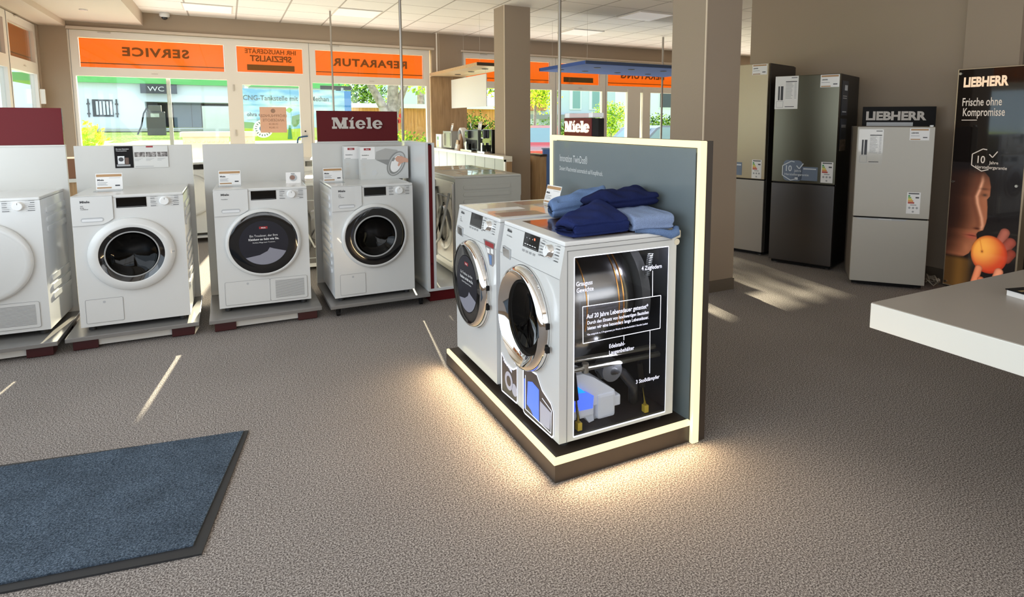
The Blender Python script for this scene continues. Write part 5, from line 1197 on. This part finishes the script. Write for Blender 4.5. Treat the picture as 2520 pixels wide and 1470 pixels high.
# foliage ----------------------------------------------------------------
leaf_y = film('leaf_backlit_yellow', (.22, .30, .03), (.34, .40, .03)); leaf_g = film('leaf_green', (.07, .16, .03), (.10, .17, .02)); leaf_d = film('leaf_dark_green', (.02, .055, .015), (.02, .045, .008)); bark = mat('bark_grey', (.34, .30, .27), .9, noise=(9, .35))
def leaves(b, c, rx, ry, rz_, n, s, mats, rnd):
    for _ in range(n):
        while True:
            p = Vector((rnd.uniform(-1, 1), rnd.uniform(-1, 1), rnd.uniform(-1, 1)))
            if p.length <= 1: break
        p = p*(0.55+.45*rnd.random())
        q = Vector(c)+Vector((p.x*rx, p.y*ry, p.z*rz_)); a = Vector((rnd.uniform(-1, 1), rnd.uniform(-1, 1), rnd.uniform(-1, 1))).normalized(); v = a.orthogonal().normalized(); w_ = a.cross(v); ss_ = s*(.6+.8*rnd.random())
        b.quad([q+v*ss_, q+w_*ss_*.55, q-v*ss_, q-w_*ss_*.55], mats[rnd.randrange(len(mats))])
def tree(label, x, y, h, blobs, trunk, mats, n, s, seed, grp='trees and bushes outside', name='tree', cat='tree'):
    rnd = random.Random(seed); t = thing(name, label, cat, (x, y, gz(y)), 0, grp)
    b = MB()
    for pts, r0, r1 in trunk: b.tube(pts, r0, bark, 10, rs=[r0+(r1-r0)*i/(len(pts)-1) for i in range(len(pts))])
    if trunk: b.build('trunk', t)
    b = MB()
    for (c, r_) in blobs: leaves(b, c, r_[0], r_[1], r_[2], int(n*r_[0]*r_[2]), s, mats, rnd)
    b.build('crown', t); return t
tree('pale-barked forked tree standing before the timber shed', 4.55, 20, 6, [((0, 0, 6.8), (2.2, 1.5, 1.3)), ((-.35, .1, 2.62), (.5, .4, .38)), ((1.2, .2, 2.45), (.35, .3, .35))],
     [([(.18, 0, -.1), (.16, 0, .9), (.15, 0, 1.65)], .24, .22), ([(.12, 0, 1.45), (-.10, 0, 1.85), (-.50, 0, 2.6), (-.9, 0, 4.2)], .17, .09), ([(.20, 0, 1.5), (.24, 0, 2.1), (.28, 0, 3.0), (.3, 0, 6.0)], .21, .13), ([(.26, 0, 1.6), (.48, 0, 2.1), (.8, 0, 2.9), (1.1, 0, 4.4)], .13, .08)],
     [leaf_g, leaf_y], 170, .10, 2)
tree('dark-trunked tree behind the roof of the timber shed', 8.8, 30.8, 6, [((-.9, 0, 3.2), (1.1, .8, 1.0)), ((.8, 0, 3.3), (.9, .8, .9)), ((0, 0, 5), (2.4, 1.5, 1.2))], [([(.0, 0, 0), (.0, 0, 2.4), (.1, 0, 4.6)], .22, .14)], [leaf_g, leaf_y, leaf_g], 190, .12, 3)
tree('big green shrub above the timber shed, left of the forked tree', 5.6, 30, 4, [((.3, 0, 2.2), (1.5, .8, 1.3))], [([(0, 0, 0), (0, 0, 1.6)], .1, .06)], [leaf_g, leaf_d, leaf_g], 900, .075, 4, name='shrub', cat='shrub')
tree('tall yellow-green backlit tree seen right of the oak panel', 8.0, 19.2, 4, [((-.55, 0, 2.75), (.75, .6, .75)), ((.65, 0, 2.6), (1.0, .6, 1.0)), ((1.9, 0, 2.5), (.75, .5, 1.0)), ((.4, .2, 3.4), (2.6, .9, .75)), ((-1.0, .1, 3.95), (1.5, .8, .5))], [([(.3, 0, 0), (.3, 0, 1.4), (.4, 0, 2.8)], .12, .07), ([(1.5, 0, 0), (1.55, 0, 2.2)], .07, .04)], [leaf_y, leaf_y, leaf_g], 1700, .052, 5)  # topmost crown clumps are added above the view to keep sun off the floor
tree('dark green clipped hedge beneath the yellow-green tree', 8.3, 20.4, 2, [((-.7, 0, .95), (1.1, .5, .85)), ((.8, 0, .9), (1.3, .5, .8)), ((2.6, 0, .85), (1.2, .5, .7))], [([(0, 0, 0), (0, 0, .9)], .04, .03)], [leaf_d, leaf_d, leaf_g], 2600, .04, 6, name='hedge', cat='hedge')
tree('light green bushes along the foot of the hedge', 8.1, 18.9, 1, [((-1.4, 0, .62), (1.1, .4, .45)), ((.6, 0, .60), (1.1, .4, .42)), ((2.4, 0, .62), (1.0, .4, .42))], [([(0, 0, 0), (0, 0, .5)], .03, .02)], [leaf_g, leaf_y, leaf_g], 1000, .05, 7, name='bush', cat='bush')
tree('bushes with reedy leaves outside the window right of the red sign', 4.35, 15.2, 1, [((-.5, 0, .98), (.6, .4, .40)), ((.35, 0, 1.0), (.6, .4, .36))], [([(0, 0, 0), (0, 0, .7)], .03, .02)], [leaf_g, leaf_y, leaf_g], 1500, .05, 8, name='bush', cat='bush')
tree('bright yellow-green bush outside at the lower left window corner', -2.85, 17.5, 1, [((0, 0, 1.05), (.42, .4, .42))], [([(0, 0, 0), (0, 0, .8)], .03, .02)], [leaf_y], 2200, .055, 9, name='bush', cat='bush')
tree('green shrub between the pale houses, far right window', 15.9, 24, 2, [((0, 0, 1.6), (1.25, .6, .75)), ((-.3, 0, .95), (1.3, .6, .5))], [([(0, 0, 0), (0, 0, 1.0)], .05, .03)], [leaf_g, leaf_y, leaf_g], 1500, .05, 10, name='shrub', cat='shrub')
tree('green shrub before the brick house at the far right', 20.4, 26, 2, [((0, 0, 1.0), (1.5, .6, .75)), ((1.6, 0, .8), (1.3, .6, .6))], [([(0, 0, 0), (0, 0, .9)], .05, .03)], [leaf_g, leaf_d, leaf_y], 1200, .055, 12, name='shrub', cat='shrub')
# houses and cars behind the right window
brick = mat('brick_orange', (.55, .22, .12), .8, noise=(4, .15)); tealw = mat('house_window_teal', (.25, .42, .42), .3)
t = thing('house', 'pale blue house with two tall windows and an orange strip, right window', 'house', (21.2, 42, gz(42)-.3))
MB().box(0, 7.0, 0, 6, 0, 6.2, mat('render_pale_blue', (.62, .70, .78), .8)).build('wall', t); MB().box(-1.0, .55, -.2, 3, 1.9, 6.2, brick).build('orange_bay', t)
for x in (2.8, 4.6): f_ = MB().box(x-.12, x+.95, -.06, .0, 2.0, 3.7, wb).build('window', t); MB().box(x+.15, x+.82, -.08, -.06, 2.1, 3.6, tealw).build('pane', f_)
MB().box(-1.2, 7.2, -.5, -.1, 1.25, 1.6, mat('roof_grey_low', (.30, .30, .31), .7)).build('low_roof', t)
t = thing('house', 'white house with dark window seen behind the green shrub, right window', 'house', (29.2, 40, gz(40)-.3)); MB().box(0, 5, 0, 6, 0, 6, wb).build('wall', t); f_ = MB().box(1.9, 3.6, -.05, 0, 2.2, 4.0, wb).build('window', t); MB().box(2.0, 3.5, -.08, -.05, 2.3, 3.9, mat('house_window_dark', (.06, .07, .07), .2)).build('pane', f_)
t = thing('house', 'orange brick house with pale window at the far right of the right window', 'house', (35.2, 40, gz(40)-.3)); MB().box(0, 9, 0, 6, 0, 7, brick).build('wall', t); MB().box(-.4, 2.6, -.4, 0, 0, 3.9, mat('render_cream', (.72, .66, .58), .8)).build('porch', t); f_ = MB().box(3.6, 6.2, -.06, 0, 2.3, 4.2, wb).build('window', t); MB().box(3.9, 5.9, -.09, -.06, 2.5, 4.0, mat('house_window_blue', (.40, .55, .70), .2)).build('pane', f_)
t = thing('house', 'pale blue gabled house left of the shrubs above the timber shed', 'house', (12.4, 44, gz(44)-.3)); MB().box(-1.6, 1.0, 0, 6, 0, 5.8, mat('render_pale_blue', (.62, .70, .78), .8)).build('wall', t); MB().box(-1.9, 1.2, -.3, 6.3, 5.8, 6.1, wb).build('roof', t)
def car(label, x, y, body, rz=0):
    t = thing('car', label, 'car', (x, y, -.12), rz, 'parked cars outside')
    L = [(0, .30), (0, .62), (.12, .78), (.95, .90), (1.55, 1.38), (1.75, 1.45), (2.9, 1.46), (3.45, 1.30), (4.05, .98), (4.25, .92), (4.3, .35), (4.2, .22), (.15, .22)]
    b = MB(); b.prism(L, 'xz', .06, 1.72, body); b.box(.05, 4.25, 0, 1.78, .28, .80, body, .09).build('body', t)
    cg = mat('car_window_glass', (.20, .35, .42), .05, coat=.8); W1 = [(1.08, .92), (1.60, 1.34), (1.78, 1.40), (2.85, 1.40), (3.36, 1.26), (3.75, .98)]
    MB().prism(W1, 'xz', .05, .06, cg).prism(W1, 'xz', 1.72, 1.73, cg).add([(.99, .2, .93), (.99, 1.58, .93), (1.53, 1.5, 1.38), (1.53, .28, 1.38)], [(0, 1, 2, 3)], cg).build('windows', t)
    for x_ in (.85, 3.4):
        for y_ in (.0, 1.58): wv = MB().cyl((x_, y_, .32), (x_, y_+.2, .32), .32, rubber, 24).build('wheel', t)
    MB().box(-.01, .04, .12, .42, .60, .72, tagw).box(-.01, .04, 1.36, 1.66, .60, .72, tagw).build('headlight', t)
    MB().box(.98, 1.08, -.14, .0, .92, 1.04, body, .02).box(.98, 1.08, 1.78, 1.92, .92, 1.04, body, .02).build('mirror', t)
    return t
cr = mat('car_paint_red', (.50, .02, .03), .25, coat=1); cbl = mat('car_paint_blue_grey', (.14, .18, .26), .2, coat=1)
car('red parked car outside, right of the slim column', 7.9, 14.2, cr, 1.126)
car('blue-grey parked car outside at the far right window', 9.9, 14.6, cbl, .08)
